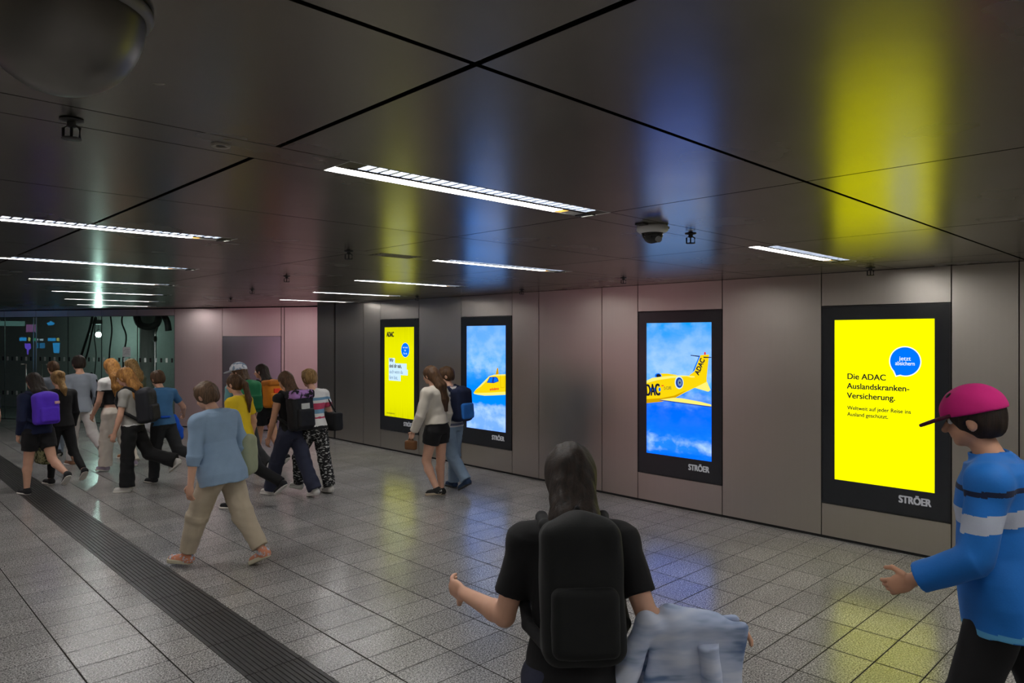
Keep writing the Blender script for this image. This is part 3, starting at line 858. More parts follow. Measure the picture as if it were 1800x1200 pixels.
lit_box('shop_sign', 24.28, 24.56, 2.50, 2.72, CY, 'cyan lamp sign mirrored under the glass top rail', 'sign', G_, shape=[(0, 0.5), (0.2, 0.2), (0.8, 0.1), (1, 0.5), (0.6, 0.75), (0.5, 1.0), (0.4, 0.75)])
lit_box('shop_sign', 25.28, 26.10, 2.50, 2.68, emit('teal_rose_sign_light', (0.25, 0.55, 0.5), 2.0), 'long teal fascia sign mirrored at the left frame edge', 'sign', G_)
lit_box('shop_sign', 24.92, 25.24, 2.28, 2.56, emit('pink_violet_sign_light', (0.55, 0.22, 0.60), 2.4), 'pink violet sign mirrored beside the teal fascia', 'sign', G_)
lit_box('shop_window', 12.6, 16.4, 0.35, 2.45, PK, 'rose lit shop window on the unseen side, facing the rosy wall', 'shop window', None, d=0.10)

# ================================================================== people
def smin(a, b, k):
    if k <= 0: return np.minimum(a, b)
    h = np.maximum(k - np.abs(a - b), 0) / k
    return np.minimum(a, b) - h * h * k * 0.25

class Sculpt:
    """a signed distance solid: rounded limbs melted together, meshed as one continuous surface"""
    def __init__(s, h):
        s.h = h; s.ops = []
    def _add(s, kind, lo, hi, fn, k, sub):
        s.ops.append((kind, np.array(lo, float), np.array(hi, float), fn, k, sub)); return s
    def cap(s, a, b, ra, rb, k=0.02, flat=False, sub=False):
        a, b = np.array(a, float), np.array(b, float); r = max(ra, rb)
        d = b - a; L2 = max(d @ d, 1e-9); L = math.sqrt(L2)
        def fn(x, y, z):
            px, py, pz = x - a[0], y - a[1], z - a[2]
            t = (px*d[0] + py*d[1] + pz*d[2]) / L2
            tc = np.clip(t, 0, 1)
            q = np.sqrt((px - tc*d[0])**2 + (py - tc*d[1])**2 + (pz - tc*d[2])**2 if not flat else
                        (px - t*d[0])**2 + (py - t*d[1])**2 + (pz - t*d[2])**2) - (ra + (rb - ra)*tc)
            if flat: q = np.maximum(q, np.maximum(-t, t - 1) * L)
            return q
        return s._add('cap', np.minimum(a, b) - r, np.maximum(a, b) + r, fn, k, sub)
    def chain(s, pts, rs, k=0.01):
        for i in range(len(pts) - 1): s.cap(pts[i], pts[i+1], rs[i], rs[i+1], k)
        return s
    def ell(s, c, r, k=0.02, Rm=None, sub=False):
        c, r = np.array(c, float), np.array(r, float)
        M = np.eye(3) if Rm is None else np.array(Rm, float)      # columns = axes
        ext = np.sqrt(((M * r) ** 2).sum(1))
        def fn(x, y, z):
            px, py, pz = x - c[0], y - c[1], z - c[2]
            u = [(px*M[0, i] + py*M[1, i] + pz*M[2, i]) for i in range(3)]
            k0 = np.sqrt(sum((u[i]/r[i])**2 for i in range(3)))
            k1 = np.sqrt(sum((u[i]/r[i]**2)**2 for i in range(3))) + 1e-6
            return k0 * (k0 - 1) / k1
        return s._add('ell', c - ext, c + ext, fn, k, sub)
    def box(s, c, half, rnd, k=0.01, Rm=None, sub=False):
        c, hf = np.array(c, float), np.array(half, float)
        M = np.eye(3) if Rm is None else np.array(Rm, float)
        ext = np.abs(M) @ hf
        def fn(x, y, z):
            px, py, pz = x - c[0], y - c[1], z - c[2]
            q = [np.abs(px*M[0, i] + py*M[1, i] + pz*M[2, i]) - (hf[i] - rnd) for i in range(3)]
            return np.sqrt(sum(np.maximum(v, 0)**2 for v in q)) + np.minimum(np.maximum(q[0], np.maximum(q[1], q[2])), 0) - rnd
        return s._add('box', c - ext, c + ext, fn, k, sub)
    def sole(s, a, b, ra, rb, up, th, k=0.0, sub=False):
        a, b, up = np.array(a, float), np.array(b, float), np.array(up, float)
        d = b - a; L2 = d @ d; r = max(ra, rb) + th
        def fn(x, y, z):
            px, py, pz = x - a[0], y - a[1], z - a[2]
            hgt = px*up[0] + py*up[1] + pz*up[2]
            px, py, pz = px - hgt*up[0], py - hgt*up[1], pz - hgt*up[2]
            t = np.clip((px*d[0] + py*d[1] + pz*d[2]) / L2, 0, 1)
            q = np.sqrt((px - t*d[0])**2 + (py - t*d[1])**2 + (pz - t*d[2])**2) - (ra + (rb - ra)*t)
            return np.maximum(q, np.abs(hgt) - th)
        return s._add('sole', np.minimum(a, b) - r, np.maximum(a, b) + r, fn, k, sub)
    def loft(s, fr, tab, k=0.03, flat=True, sub=False, e=0.0):
        """fr: (origin, right, front, up); tab rows: (t, half width, half depth, forward shift)"""
        o, r_, f_, u_ = [np.array(v, float) for v in fr]
        T = np.array(tab, float); T[:, 1:3] += e
        m = T[:, 1:3].max() + abs(T[:, 3]).max()
        p0, p1 = o + u_*T[0, 0], o + u_*T[-1, 0]
        def fn(x, y, z):
            px, py, pz = x - o[0], y - o[1], z - o[2]
            t = px*u_[0] + py*u_[1] + pz*u_[2]
            tc = np.clip(t, T[0, 0], T[-1, 0])
            a = np.interp(tc, T[:, 0], T[:, 1]); b = np.interp(tc, T[:, 0], T[:, 2]); sh = np.interp(tc, T[:, 0], T[:, 3])
            rx = px*r_[0] + py*r_[1] + pz*r_[2]; ry = px*f_[0] + py*f_[1] + pz*f_[2] - sh
            k0 = np.sqrt((rx/a)**2 + (ry/b)**2)
            k1 = np.sqrt((rx/a**2)**2 + (ry/b**2)**2) + 1e-6
            q = k0*(k0 - 1)/k1
            ax = np.maximum(T[0, 0] - t, t - T[-1, 0])
            if flat: return np.maximum(q, ax)
            return np.where(ax > 0, np.sqrt(np.maximum(q, 0)**2 + ax**2), q)
        return s._add('loft', np.minimum(p0, p1) - m, np.maximum(p0, p1) + m, fn, k, sub)
    def mesh(s, name, mats, parent, folds=None, bands=None, extra=None):
        h = s.h
        pos = [o for o in s.ops if not o[5]]
        pad = 3*h + (folds[0] if folds else 0)
        lo = np.min([o[1] for o in pos], 0) - pad; hi = np.max([o[2] for o in pos], 0) + pad
        n = np.ceil((hi - lo)/h).astype(int) + 1
        D = np.full(n, 0.25, np.float32)
        ax = [lo[i] + h*np.arange(n[i]) for i in range(3)]
        for kind, a, b, fn, k, sub in s.ops:
            mg = max(k, 2*h) + 2*h
            i0 = np.maximum(np.floor((a - mg - lo)/h).astype(int), 0); i1 = np.minimum(np.ceil((b + mg - lo)/h).astype(int) + 1, n)
            if np.any(i1 <= i0): continue
            sl = tuple(slice(i0[i], i1[i]) for i in range(3))
            d = fn(ax[0][sl[0]][:, None, None], ax[1][sl[1]][None, :, None], ax[2][sl[2]][None, None, :])
            D[sl] = smin(D[sl], d, k) if not sub else -smin(-D[sl], d, k)
        if folds:
            amp, fr, ani, seed = folds
            rg = np.random.RandomState(seed)
            near = np.argwhere(np.abs(D) < amp*2 + 2*h)
            P = lo + h*near
            P = P * np.array(ani)
            v = np.zeros(len(P))
            for q in range(5):
                dv = rg.normal(size=3); dv /= np.linalg.norm(dv)
                v += np.sin((P @ dv)*fr*(0.6 + 0.35*q) + rg.rand()*6.28 + 1.5*np.sin((P @ rg.normal(size=3))*fr*0.25)) / (1 + 0.35*q)
            D[tuple(near.T)] += amp*v/3.0
        V, F = nets(D, lo, h)
        if len(V) == 0: return None
        me = bpy.data.meshes.new(name)
        V2, F2 = V, [tuple(q) for q in F]
        mi = None
        me.from_pydata(V2.tolist(), [], F2)
        mats = mats if isinstance(mats, (list, tuple)) else [mats]
        if bands:
            o, u_, rows = bands
            cz = (V[F].mean(1) - np.array(o)) @ np.array(u_)
            mi = np.zeros(len(F), np.int32)
            for t0, t1, m in rows: mi[(cz > t0) & (cz < t1)] = m
            me.polygons.foreach_set('material_index', mi)
        me.shade_smooth()
        ob = link(name, me, mats, parent)
        if extra:
            bm = bmesh.new(); bm.from_mesh(me)
            extra(bm)
            bm.to_mesh(me); bm.free()
        return ob

EDG = [((0,0,0),(1,0,0)),((0,1,0),(1,1,0)),((0,0,1),(1,0,1)),((0,1,1),(1,1,1)),
       ((0,0,0),(0,1,0)),((1,0,0),(1,1,0)),((0,0,1),(0,1,1)),((1,0,1),(1,1,1)),
       ((0,0,0),(0,0,1)),((1,0,0),(1,0,1)),((0,1,0),(0,1,1)),((1,1,0),(1,1,1))]
def nets(D, lo, h):
    S = D < 0
    nx, ny, nz = D.shape
    c = np.zeros((nx-1, ny-1, nz-1), np.int8)
    for i in (0, 1):
        for j in (0, 1):
            for k in (0, 1):
                c += S[i:nx-1+i, j:ny-1+j, k:nz-1+k]
    ids = np.argwhere((c > 0) & (c < 8))
    if len(ids) == 0: return np.zeros((0, 3)), np.zeros((0, 4), int)
    num = np.full(c.shape, -1, np.int32); num[tuple(ids.T)] = np.arange(len(ids))
    acc = np.zeros((len(ids), 3)); cnt = np.zeros(len(ids))
    for o1, o2 in EDG:
        v1 = D[tuple((ids + o1).T)].astype(float); v2 = D[tuple((ids + o2).T)].astype(float)
        m = (v1 < 0) != (v2 < 0)
        t = np.where(m, v1/np.where(m, v1 - v2, 1), 0)
        acc += (np.array(o1) + t[:, None]*(np.array(o2) - np.array(o1)))*m[:, None]; cnt += m
    V = lo + h*(ids + acc/cnt[:, None])
    Fs = []
    for a in range(3):
        b, c_ = (a + 1) % 3, (a + 2) % 3
        s1 = [slice(1, -1)]*3; s2 = [slice(1, -1)]*3
        s1[a] = slice(0, -1); s2[a] = slice(1, None)
        A, B = S[tuple(s1)], S[tuple(s2)]
        e = np.argwhere(A != B); off = np.array([1, 1, 1]); off[a] = 0
        if len(e) == 0: continue
        fl = A[tuple(e.T)]
        p = e + off
        eb = np.zeros(3, int); eb[b] = 1; ec = np.zeros(3, int); ec[c_] = 1
        q = np.stack([num[tuple((p - eb - ec).T)], num[tuple((p - ec).T)], num[tuple(p.T)], num[tuple((p - eb).T)]], 1)
        q[~fl] = q[~fl][:, ::-1]
        Fs.append(q)
    return V, np.concatenate(Fs)

# ------------------------------------------------------------------ cloth, skin, hair
def fabric(name, col, var=0.18, rough=0.85):
    if name in MATS: return MATS[name]
    t = NT(name)
    n = t.noise(t.coords('Object'), 9, 4, 0.6); n2 = t.noise(t.coords('Object'), 140, 2)
    f = t.math('ADD', t.math('MULTIPLY', n, 0.7), t.math('MULTIPLY', n2, 0.3))
    c = t.mix(f, tuple(x*(1 - var) for x in col), tuple(min(1, x*(1 + var)) for x in col))
    b = t.bsdf(Base_Color=c, Roughness=rough, Specular_IOR_Level=0.25, Normal=t.bump(n2, 0.15, 0.003))
    b.inputs['Sheen Weight'].default_value = 0.04
    MATS[name] = t.m; return t.m
def denim(name, col): return fabric(name, col, 0.28, 0.9)
def skin(name, col):
    if name in MATS: return MATS[name]
    t = NT(name)
    n = t.noise(t.coords('Object'), 20, 3)
    c = t.mix(n, tuple(x*0.90 for x in col), (min(1, col[0]*1.10), col[1]*1.06, col[2]*1.04))
    b = t.bsdf(Base_Color=c, Roughness=0.5, Specular_IOR_Level=0.4)
    MATS[name] = t.m; return t.m
def hairm(name, dark, light):
    if name in MATS: return MATS[name]
    t = NT(name)
    n = t.noise(t.coords('Object', (70, 70, 7)), 1, 4, 0.7)
    c = t.ramp(n, [(0.32, dark), (0.68, light)])
    t.bsdf(Base_Color=c, Roughness=0.55, Specular_IOR_Level=0.28, Normal=t.bump(n, 0.6, 0.006))
    MATS[name] = t.m; return t.m
def patterned(name, a, b, scale, thr=0.5, sharp=0.03, ani=(1, 1, 1), detail=3):
    if name in MATS: return MATS[name]
    t = NT(name)
    n = t.noise(t.coords('Object', ani), scale, detail, 0.6)
    t.bsdf(Base_Color=t.ramp(n, [(thr - sharp, a), (thr + sharp, b)]), Roughness=0.85, Specular_IOR_Level=0.25)
    MATS[name] = t.m; return t.m

SKIN = skin('fair_skin', (0.62, 0.36, 0.25))
SKIN2 = skin('tanned_skin', (0.50, 0.27, 0.17))
H_DARK = hairm('dark_brown_hair', (0.006, 0.004, 0.003), (0.028, 0.016, 0.010))
H_BROWN = hairm('brown_hair', (0.030, 0.015, 0.007), (0.13, 0.065, 0.028))
H_BLOND = hairm('dark_blond_hair', (0.10, 0.055, 0.02), (0.42, 0.25, 0.09))
H_GINGER = hairm('golden_red_hair', (0.14, 0.055, 0.014), (0.50, 0.24, 0.06))
H_GREY = hairm('light_brown_short_hair', (0.045, 0.024, 0.012), (0.17, 0.10, 0.055))
EYEW = plain('eye_white', (0.7, 0.68, 0.65), 0.3); EYEK = plain('eye_dark', (0.02, 0.015, 0.01), 0.2)
LIP = plain('lips', (0.42, 0.16, 0.13), 0.5)
F_BLACK = fabric('black_cloth', (0.012, 0.012, 0.013)); F_NAVY = fabric('navy_cloth', (0.012, 0.018, 0.05))
F_WHITE = fabric('white_cloth', (0.70, 0.69, 0.67), 0.08); F_CREAM = fabric('cream_knit', (0.60, 0.55, 0.47), 0.15)
F_BEIGE = fabric('beige_cotton', (0.46, 0.39, 0.29), 0.12)
SOLEW = plain('white_rubber_sole', (0.62, 0.60, 0.55), 0.6); SOLEK = plain('black_rubber_sole', (0.02, 0.02, 0.02), 0.6)

def V3(*a): return np.array(a, float)
def unit(v): v = np.array(v, float); return v/np.linalg.norm(v)
def rotx(a): c, s_ = math.cos(a), math.sin(a); return np.array([[1,0,0],[0,c,-s_],[0,s_,c]])
def rotz(a): c, s_ = math.cos(a), math.sin(a); return np.array([[c,-s_,0],[s_,c,0],[0,0,1]])
def roty(a): c, s_ = math.cos(a), math.sin(a); return np.array([[c,0,s_],[0,1,0],[-s_,0,c]])

TORSO = [(-0.035, 0.072, 0.058, -0.004), (0.0, 0.096, 0.068, -0.006), (0.055, 0.090, 0.062, 0.0), (0.11, 0.076, 0.054, 0.004),
         (0.17, 0.084, 0.060, 0.004), (0.22, 0.092, 0.064, 0.002), (0.27, 0.100, 0.058, -0.004), (0.305, 0.088, 0.046, -0.008), (0.33, 0.045, 0.038, -0.006)]
def tor(t):
    T = np.array(TORSO); return [float(np.interp(t, T[:, 0], T[:, i])) for i in (1, 2, 3)]

def person(spec):
    """spec: dict(at=(x,y) of the planted foot, plant='L'/'R', heading (deg from +Y towards +X), tall, pose..., clothes...)"""
    g = lambda k, d=None: spec.get(k, d)
    Hh = spec['tall']; h = g('res', 0.0085); W = g('wide', 1.0); male = g('male', False)
    # ---- skeleton, facing +y, x to the right
    lean = R(g('lean', 3)); tw = R(g('twist', 0))
    up = rotx(-lean) @ V3(0, 0, 1); fr_ = rotz(tw) @ rotx(-lean) @ V3(0, 1, 0); rt = rotz(tw) @ V3(1, 0, 0)
    J = {}
    pel = V3(0, 0, 0)
    for sd, sg in (('L', -1), ('R', 1)):
        th, kn = R(g('hip'+sd, 0)), R(g('knee'+sd, 3)); ab = R(g('spread', 2))
        hip = pel + V3(sg*0.052*Hh*W, 0, 0)
        dth = unit(V3(sg*math.sin(ab), math.sin(th), -math.cos(th)))
        kne = hip + dth*0.245*Hh
        dsh = unit(V3(sg*math.sin(ab)*0.3, math.sin(th - kn), -math.cos(th - kn)))
        ank = kne + dsh*0.232*Hh
        pit = R(g('toe'+sd, 0))                    # heel lift of the foot
        fd = unit(V3(sg*0.12, math.cos(pit), -math.sin(pit))); fu = unit(np.cross(np.cross(fd, V3(0, 0, 1)), fd)) if abs(fd[2]) < 0.99 else V3(0, 1, 0)
        J[sd] = dict(hip=hip, kne=kne, ank=ank, fd=fd, fu=fu, sg=sg)
    low = min(min((J[s_]['ank'] - J[s_]['fu']*0.045*Hh - J[s_]['fd']*0.03*Hh)[2], (J[s_]['ank'] - J[s_]['fu']*0.045*Hh + J[s_]['fd']*0.105*Hh)[2]) for s_ in 'LR')
    off = V3(0, 0, -low)
    pf = J[spec['plant']]
    base = pf['ank'] + pf['fd']*0.035*Hh
    off[0], off[1] = -base[0], -base[1]            # the planted foot stands on the origin
    for s_ in 'LR':
        for q in ('hip', 'kne', 'ank'): J[s_][q] = J[s_][q] + off
    pel = pel + off
    fr = (pel, rt, fr_, up)
    tp = lambda x, y, t: pel + rt*x*Hh + fr_*y*Hh + up*t*Hh
    shw = (0.118 if male else 0.106)*W
    T = [(t*Hh, a*Hh*W*(1.06 if male and t > 0.2 else 1), b*Hh*W, f*Hh) for t, a, b, f in TORSO]
    neck0 = tp(0, -0.006, 0.315); hy, hp, hr = R(g('head_yaw', 0)), R(g('head_pitch', 6)), R(g('head_roll', 0))
    HM = np.stack([rt, fr_, up], 1) @ rotz(hy) @ rotx(-hp) @ roty(hr)
    neck1 = tp(0, 0.012, 0.365)
    hc = neck1 + HM @ (V3(0, 0.012, 0.062)*Hh)     # middle of the head
    hpt = lambda x, y, z: hc + HM @ (V3(x, y, z)*Hh)
    root = empty('person', (spec['at'][0], spec['at'][1], 0), -R(spec['heading']), spec['label'], 'person')
    sk = g('skin', SKIN)
    # ---- body: one continuous surface
    b = Sculpt(h)
    b.loft(fr, T, 0.03, flat=False)
    for sg in (-1, 1): b.cap(tp(0, -0.006, 0.318), tp(sg*shw, -0.004, 0.288), 0.026*Hh, 0.026*Hh, 0.03)
    b.cap(neck0, neck1, 0.034*Hh, 0.030*Hh, 0.02)
    b.ell(hpt(0, -0.008, 0.014), V3(0.045, 0.056, 0.052)*Hh, 0.01, HM)
    b.ell(hpt(0, 0.012, -0.026), V3(0.036, 0.042, 0.040)*Hh, 0.02, HM)
    b.ell(hpt(0, 0.034, -0.052), V3(0.017, 0.014, 0.012)*Hh, 0.012, HM)
    b.cap(hpt(0, 0.046, 0.006), hpt(0, 0.062, -0.020), 0.0055*Hh, 0.0085*Hh, 0.008)
    b.cap(hpt(-0.026, 0.041, 0.014), hpt(0.026, 0.041, 0.014), 0.007*Hh, 0.007*Hh, 0.008)
    for sg in (-1, 1):
        b.ell(hpt(sg*0.020, 0.050, 0.001), V3(0.011, 0.007, 0.007)*Hh, 0.006, HM, sub=True)
        b.ell(hpt(sg*0.046, -0.004, -0.008), V3(0.006, 0.013, 0.020)*Hh, 0.006, HM)
    J['hands'] = {}
    for sd, sg in (('L', -1), ('R', 1)):
        q = J[sd]
        b.cap(q['hip'] + V3(0, 0, 0.01*Hh), q['kne'], 0.054*Hh*W, 0.035*Hh*W, 0.035)
        mid = q['kne'] + (q['ank'] - q['kne'])*0.3 - unit(np.cross(V3(1, 0, 0), q['ank'] - q['kne']))*(-0.008*Hh)
        b.cap(q['kne'], mid, 0.032*Hh*W, 0.034*Hh*W, 0.02); b.cap(mid, q['ank'], 0.034*Hh*W, 0.021*Hh, 0.02)
        b.cap(q['ank'], q['ank'] - q['fu']*0.02*Hh - q['fd']*0.015*Hh, 0.022*Hh, 0.022*Hh, 0.01)
        b.cap(q['ank'] - q['fu']*0.018*Hh, q['ank'] - q['fu']*0.030*Hh + q['fd']*0.085*Hh, 0.023*Hh, 0.016*Hh, 0.015)
        # arm
        al, be, el_ = R(g('arm'+sd, 5)), R(g('out'+sd, 9)), R(g('elbow'+sd, 15)); tn = R(g('turn'+sd, 12))
        B = np.stack([rt, fr_, up], 1)
        sho = tp(sg*shw, -0.004, 0.285)
        ua = unit(V3(sg*math.sin(be), math.sin(al)*math.cos(be), -math.cos(al)*math.cos(be)))
        elb = sho + B @ ua*0.172*Hh
        if g('fore'+sd): fore = unit(g('fore'+sd))
        else: fore = None
        a2 = al + el_
        fa = unit(V3(sg*math.sin(be)*0.4 - sg*math.sin(tn)*math.sin(el_), math.sin(a2), -math.cos(a2)))
        if fore is not None: fa = fore
        wri = elb + B @ fa*0.148*Hh
        q.update(sho=sho, elb=elb, wri=wri)
        b.cap(sho, elb, 0.029*Hh*W, 0.0235*Hh, 0.03)
        m2 = elb + (wri - elb)*0.25
        b.cap(elb, m2, 0.0225*Hh, 0.0235*Hh, 0.015); b.cap(m2, wri, 0.0235*Hh, 0.0155*Hh, 0.015)
        # hand: palm, four bent fingers of unequal length, thumb from the side of the palm
        hd = unit(wri - elb)
        inn = B @ V3(-sg, 0, 0); inn = unit(inn - hd*(inn @ hd))     # palm faces the thigh
        fwd = unit(np.cross(inn, hd))
        if fwd @ (B @ V3(0, 1, 0.2)) < 0: fwd = -fwd
        PM = np.stack([fwd, inn, hd], 1)
        pc = wri + hd*0.030*Hh
        b.ell(pc, V3(0.0235, 0.0105, 0.034)*Hh, 0.012, PM)
        cu = g('curl'+sd, g('curl', 0.5))
        for i, (xo, ln) in enumerate(((0.0165, 0.042), (0.0055, 0.047), (-0.0055, 0.044), (-0.0160, 0.035))):
            p0 = wri + hd*0.052*Hh + fwd*xo*Hh
            p = [p0]; an = 0.12 + 0.10*i*0.5
            for seg_l in (0.45, 0.32, 0.23):
                an += cu*0.75
                p.append(p[-1] + (hd*math.cos(an) + inn*math.sin(an))*seg_l*ln*Hh + fwd*xo*0.10*Hh*seg_l)
            b.chain(p, [0.0054*Hh, 0.0052*Hh, 0.0048*Hh, 0.0042*Hh], 0.003)
        p0 = wri + hd*0.016*Hh + fwd*0.019*Hh
        p1 = p0 + unit(fwd*0.8 + hd*0.7 + inn*0.35)*0.027*Hh
        b.chain([p0, p1, p1 + unit(hd*0.9 + inn*0.5 + fwd*0.15)*0.023*Hh], [0.0080*Hh, 0.0062*Hh, 0.0052*Hh], 0.006)
        J['hands'][sd] = (wri, hd, inn, fwd)
    def face(bm):
        for sg in (-1, 1):
            for rr, dy, m in ((0.0078, 0.0, 1), (0.0042, 0.0050, 2)):
                r2 = bmesh.ops.create_icosphere(bm, subdivisions=2, radius=rr*Hh, matrix=Matrix.Translation(hpt(sg*0.020, 0.0425 + dy, 0.001)))
                for f in {f for v in r2['verts'] for f in v.link_faces}: f.material_index = m; f.smooth = True
        r2 = bmesh.ops.create_icosphere(bm, subdivisions=2, radius=1.0, matrix=Matrix.Translation(hpt(0, 0.0475, -0.036)) @ Matrix(HM.tolist()).to_4x4() @ Matrix.Diagonal((0.013*Hh, 0.005*Hh, 0.004*Hh, 1)))
        for f in {f for v in r2['verts'] for f in v.link_faces}: f.material_index = 3; f.smooth = True
    b.mesh('body', [sk, EYEW, EYEK, LIP], root, extra=face)
    # ---- lower clothing
    lo_ = g('legs', {})
    if lo_:
        c = Sculpt(h*1.1); e = lo_.get('e', 0.010)
        c.loft(fr, [(max(t, -0.05*Hh), a, b_, f) for t, a, b_, f in T if t <= lo_.get('waist', 0.115)*Hh], 0.03, e=e)
        for sd in 'LR':
            q = J[sd]; d = q['kne'] - q['hip']; d2 = q['ank'] - q['kne']
            rt_, rk, ra = lo_.get('r', (0.060, 0.046, 0.040))
            ln = lo_.get('len', 2.0)
            if ln <= 1:
                c.cap(q['hip'], q['hip'] + d*ln, rt_*Hh*W, rk*Hh*W, 0.03, flat=True)
                c.cap(q['hip'], q['hip'] + d*ln*0.5, rt_*Hh*W, rt_*Hh*W, 0.03)
            else:
                c.cap(q['hip'], q['kne'], rt_*Hh*W, rk*Hh*W, 0.03)
                c.cap(q['kne'], q['kne'] + d2*min(1.1, ln - 1), rk*Hh*W, ra*Hh, 0.03, flat=True)
        c.mesh(lo_.get('name', 'trousers'), lo_['mat'], root, folds=(lo_.get('fold', 0.006), lo_.get('ff', 38), (1, 1, lo_.get('fz', 1.4)), int(Hh*1000)),
               bands=(pel, up, [(a*Hh, b_*Hh, m) for a, b_, m in lo_['bands']]) if 'bands' in lo_ else None)
    # ---- upper clothing
    def garment(to, name):
        c = Sculpt(h*1.1); e = to.get('e', 0.014)
        hem, top_ = to.get('hem', 0.02)*Hh, to.get('top', 0.322)*Hh
        tt = [x for x in sorted({hem, top_} | {r_[0] for r_ in T if hem < r_[0] < top_})]
        A = np.array(T)
        A[0] = (A[0][0], A[1][1]*0.98, A[1][2], A[1][3])
        tb = [(t, float(np.interp(t, A[:, 0], A[:, 1])) + (to.get('flare', 0.004)*Hh if t < 0.13*Hh else 0), float(np.interp(t, A[:, 0], A[:, 2])) + (to.get('flare', 0.004)*Hh if t < 0.13*Hh else 0), float(np.interp(t, A[:, 0], A[:, 3]))) for t in tt]
        c.loft(fr, tb, 0.03, e=e)
        sl = to.get('sleeve', 0.5); se = to.get('se', 0.010)
        if not to.get('strapless'):
            for sg in (-1, 1): c.cap(tp(0, -0.006, 0.312), tp(sg*shw, -0.004, 0.288), 0.026*Hh + e*0.8, 0.027*Hh + e, 0.03)
        for sd in 'LR':
            q = J[sd]
            if sl > 0:
                d = q['elb'] - q['sho']; d2 = q['wri'] - q['elb']
                if sl <= 1: c.cap(q['sho'] - d*0.04, q['sho'] + d*sl, 0.030*Hh + se, 0.027*Hh + se*1.25, 0.03, flat=True); c.ell(q['sho'], (0.030*Hh + se,)*3, 0.03)
                else:
                    c.cap(q['sho'], q['elb'], 0.030*Hh + se, 0.025*Hh + se, 0.03)
                    c.cap(q['elb'], q['elb'] + d2*(sl - 1), 0.025*Hh + se, to.get('cuff', 0.018)*Hh + se*0.8, 0.025, flat=True)
        c.cap(tp(0, 0.004, 0.300), neck1 + up*0.05*Hh, to.get('neck', 0.040)*Hh, 0.044*Hh, 0.006, sub=True)
        if to.get('collar'):
            c.loft((neck0, rt, fr_, up), [(-0.012*Hh, 0.047*Hh, 0.049*Hh, 0.004*Hh), (0.030*Hh, 0.043*Hh, 0.046*Hh, 0.006*Hh)], 0.012)
            c.loft((neck0, rt, fr_, up), [(0.0, 0.037*Hh, 0.039*Hh, 0.006*Hh), (0.05*Hh, 0.038*Hh, 0.040*Hh, 0.008*Hh)], 0.004, sub=True)
        return c.mesh(name, to['mat'], root, folds=(to.get('fold', 0.005), to.get('ff', 34), (1, 1, 0.9), int(Hh*1700)),
               bands=(pel, up, [(a*Hh, b_*Hh, m) for a, b_, m in to['bands']]) if 'bands' in to else None)
    for to in g('tops', []): garment(to, to['name'])
    # ---- shoes
    sh = g('shoes', dict(mat=F_BLACK, sole=SOLEW))
    for sd in 'LR':
        q = J[sd]; sc_ = Hh*sh.get('s', 1.0)
        A = q['ank'] - q['fu']*0.020*Hh - q['fd']*0.012*sc_; Bt = q['ank'] - q['fu']*0.026*Hh + q['fd']*0.080*sc_
        c = Sculpt(h*0.8)
        c.cap(A, Bt, 0.026*sc_, 0.021*sc_, 0.02); c.cap(q['ank'] + q['fu']*sh.get('hi', 0.0)*Hh, A, 0.024*sc_, 0.026*sc_, 0.02)
        c.box(q['ank'] - q['fu']*0.075*Hh + q['fd']*0.03*Hh, V3(0.1, 0.3, 0.034)*Hh, 0.001, 0, np.stack([np.cross(q['fd'], q['fu']), q['fd'], q['fu']], 1), sub=True)
        so = c.mesh('shoe', sh['mat'], root)
        c = Sculpt(h*0.8)
        th_ = sh.get('th', 0.007)*Hh
        z0 = -q['fu']*(0.045*Hh - th_)
        c.sole(q['ank'] + z0 - q['fd']*0.010*sc_, q['ank'] + z0 + q['fd']*0.080*sc_, 0.024*sc_, 0.027*sc_, q['fu'], th_, 0)
        c.mesh('sole', sh['sole'], so)
    # ---- hair
    ha = g('hair')
    if ha:
        hm = ha['mat']; st = ha['style']
        c = Sculpt(h*0.9)
        th = ha.get('th', 0.008)
        c.ell(hpt(0, -0.010, 0.016), V3(0.045 + th, 0.056 + th, 0.052 + th)*Hh, 0.01, HM)
        c.ell(hpt(0, -0.026, -0.012), V3(0.043 + th*0.8, 0.040 + th*0.6, 0.046)*Hh, 0.02, HM)
        bk = lambda x, y, z: hpt(x, y, z)
        # free the face and the nape
        c.ell(hpt(0, 0.066, -0.020), V3(0.046, 0.055, 0.060)*Hh, 0.01, HM, sub=True)
        if st == 'short':
            c.box(hpt(0, -0.02, -0.100), V3(0.09, 0.12, 0.052)*Hh, 0.005, 0.006, HM, sub=True)
            for sg in (-1, 1): c.ell(hpt(sg*0.056, 0.004, -0.020), V3(0.016, 0.024, 0.024)*Hh, 0.005, HM, sub=True)
            c.cap(hpt(-0.02, 0.030, 0.058), hpt(0.025, 0.026, 0.060), 0.013*Hh, 0.013*Hh, 0.02)
        elif st == 'long':
            L = ha.get('len', 0.22); wd = ha.get('w', 0.060)
            top = hpt(0, -0.036, 0.0)
            end = tp(ha.get('side', 0.0), -0.066 - ha.get('back', 0.0), 0.36 - L)
            midp = tp(ha.get('side', 0.0)*0.4, -0.056 - ha.get('back', 0.0)*0.6, 0.335)
            for sg in (-1, 0, 1):
                o_ = rt*sg*wd*0.55*Hh; oh = HM @ (V3(sg*wd*0.45, 0, 0)*Hh)
                c.chain([top + oh, midp + o_, midp*0.45 + end*0.55 + o_*1.05, end + o_*0.9], [0.034*Hh, 0.030*Hh, 0.026*Hh, 0.010*Hh], 0.03)
            if ha.get('front'):
                for sg in (-1, 1): c.chain([hpt(sg*0.045, 0.006, 0.0), tp(sg*0.055, 0.02, 0.335), tp(sg*0.07, 0.045, 0.25)], [0.016*Hh, 0.018*Hh, 0.008*Hh], 0.015)
        elif st == 'tail':
            L = ha.get('len', 0.20)
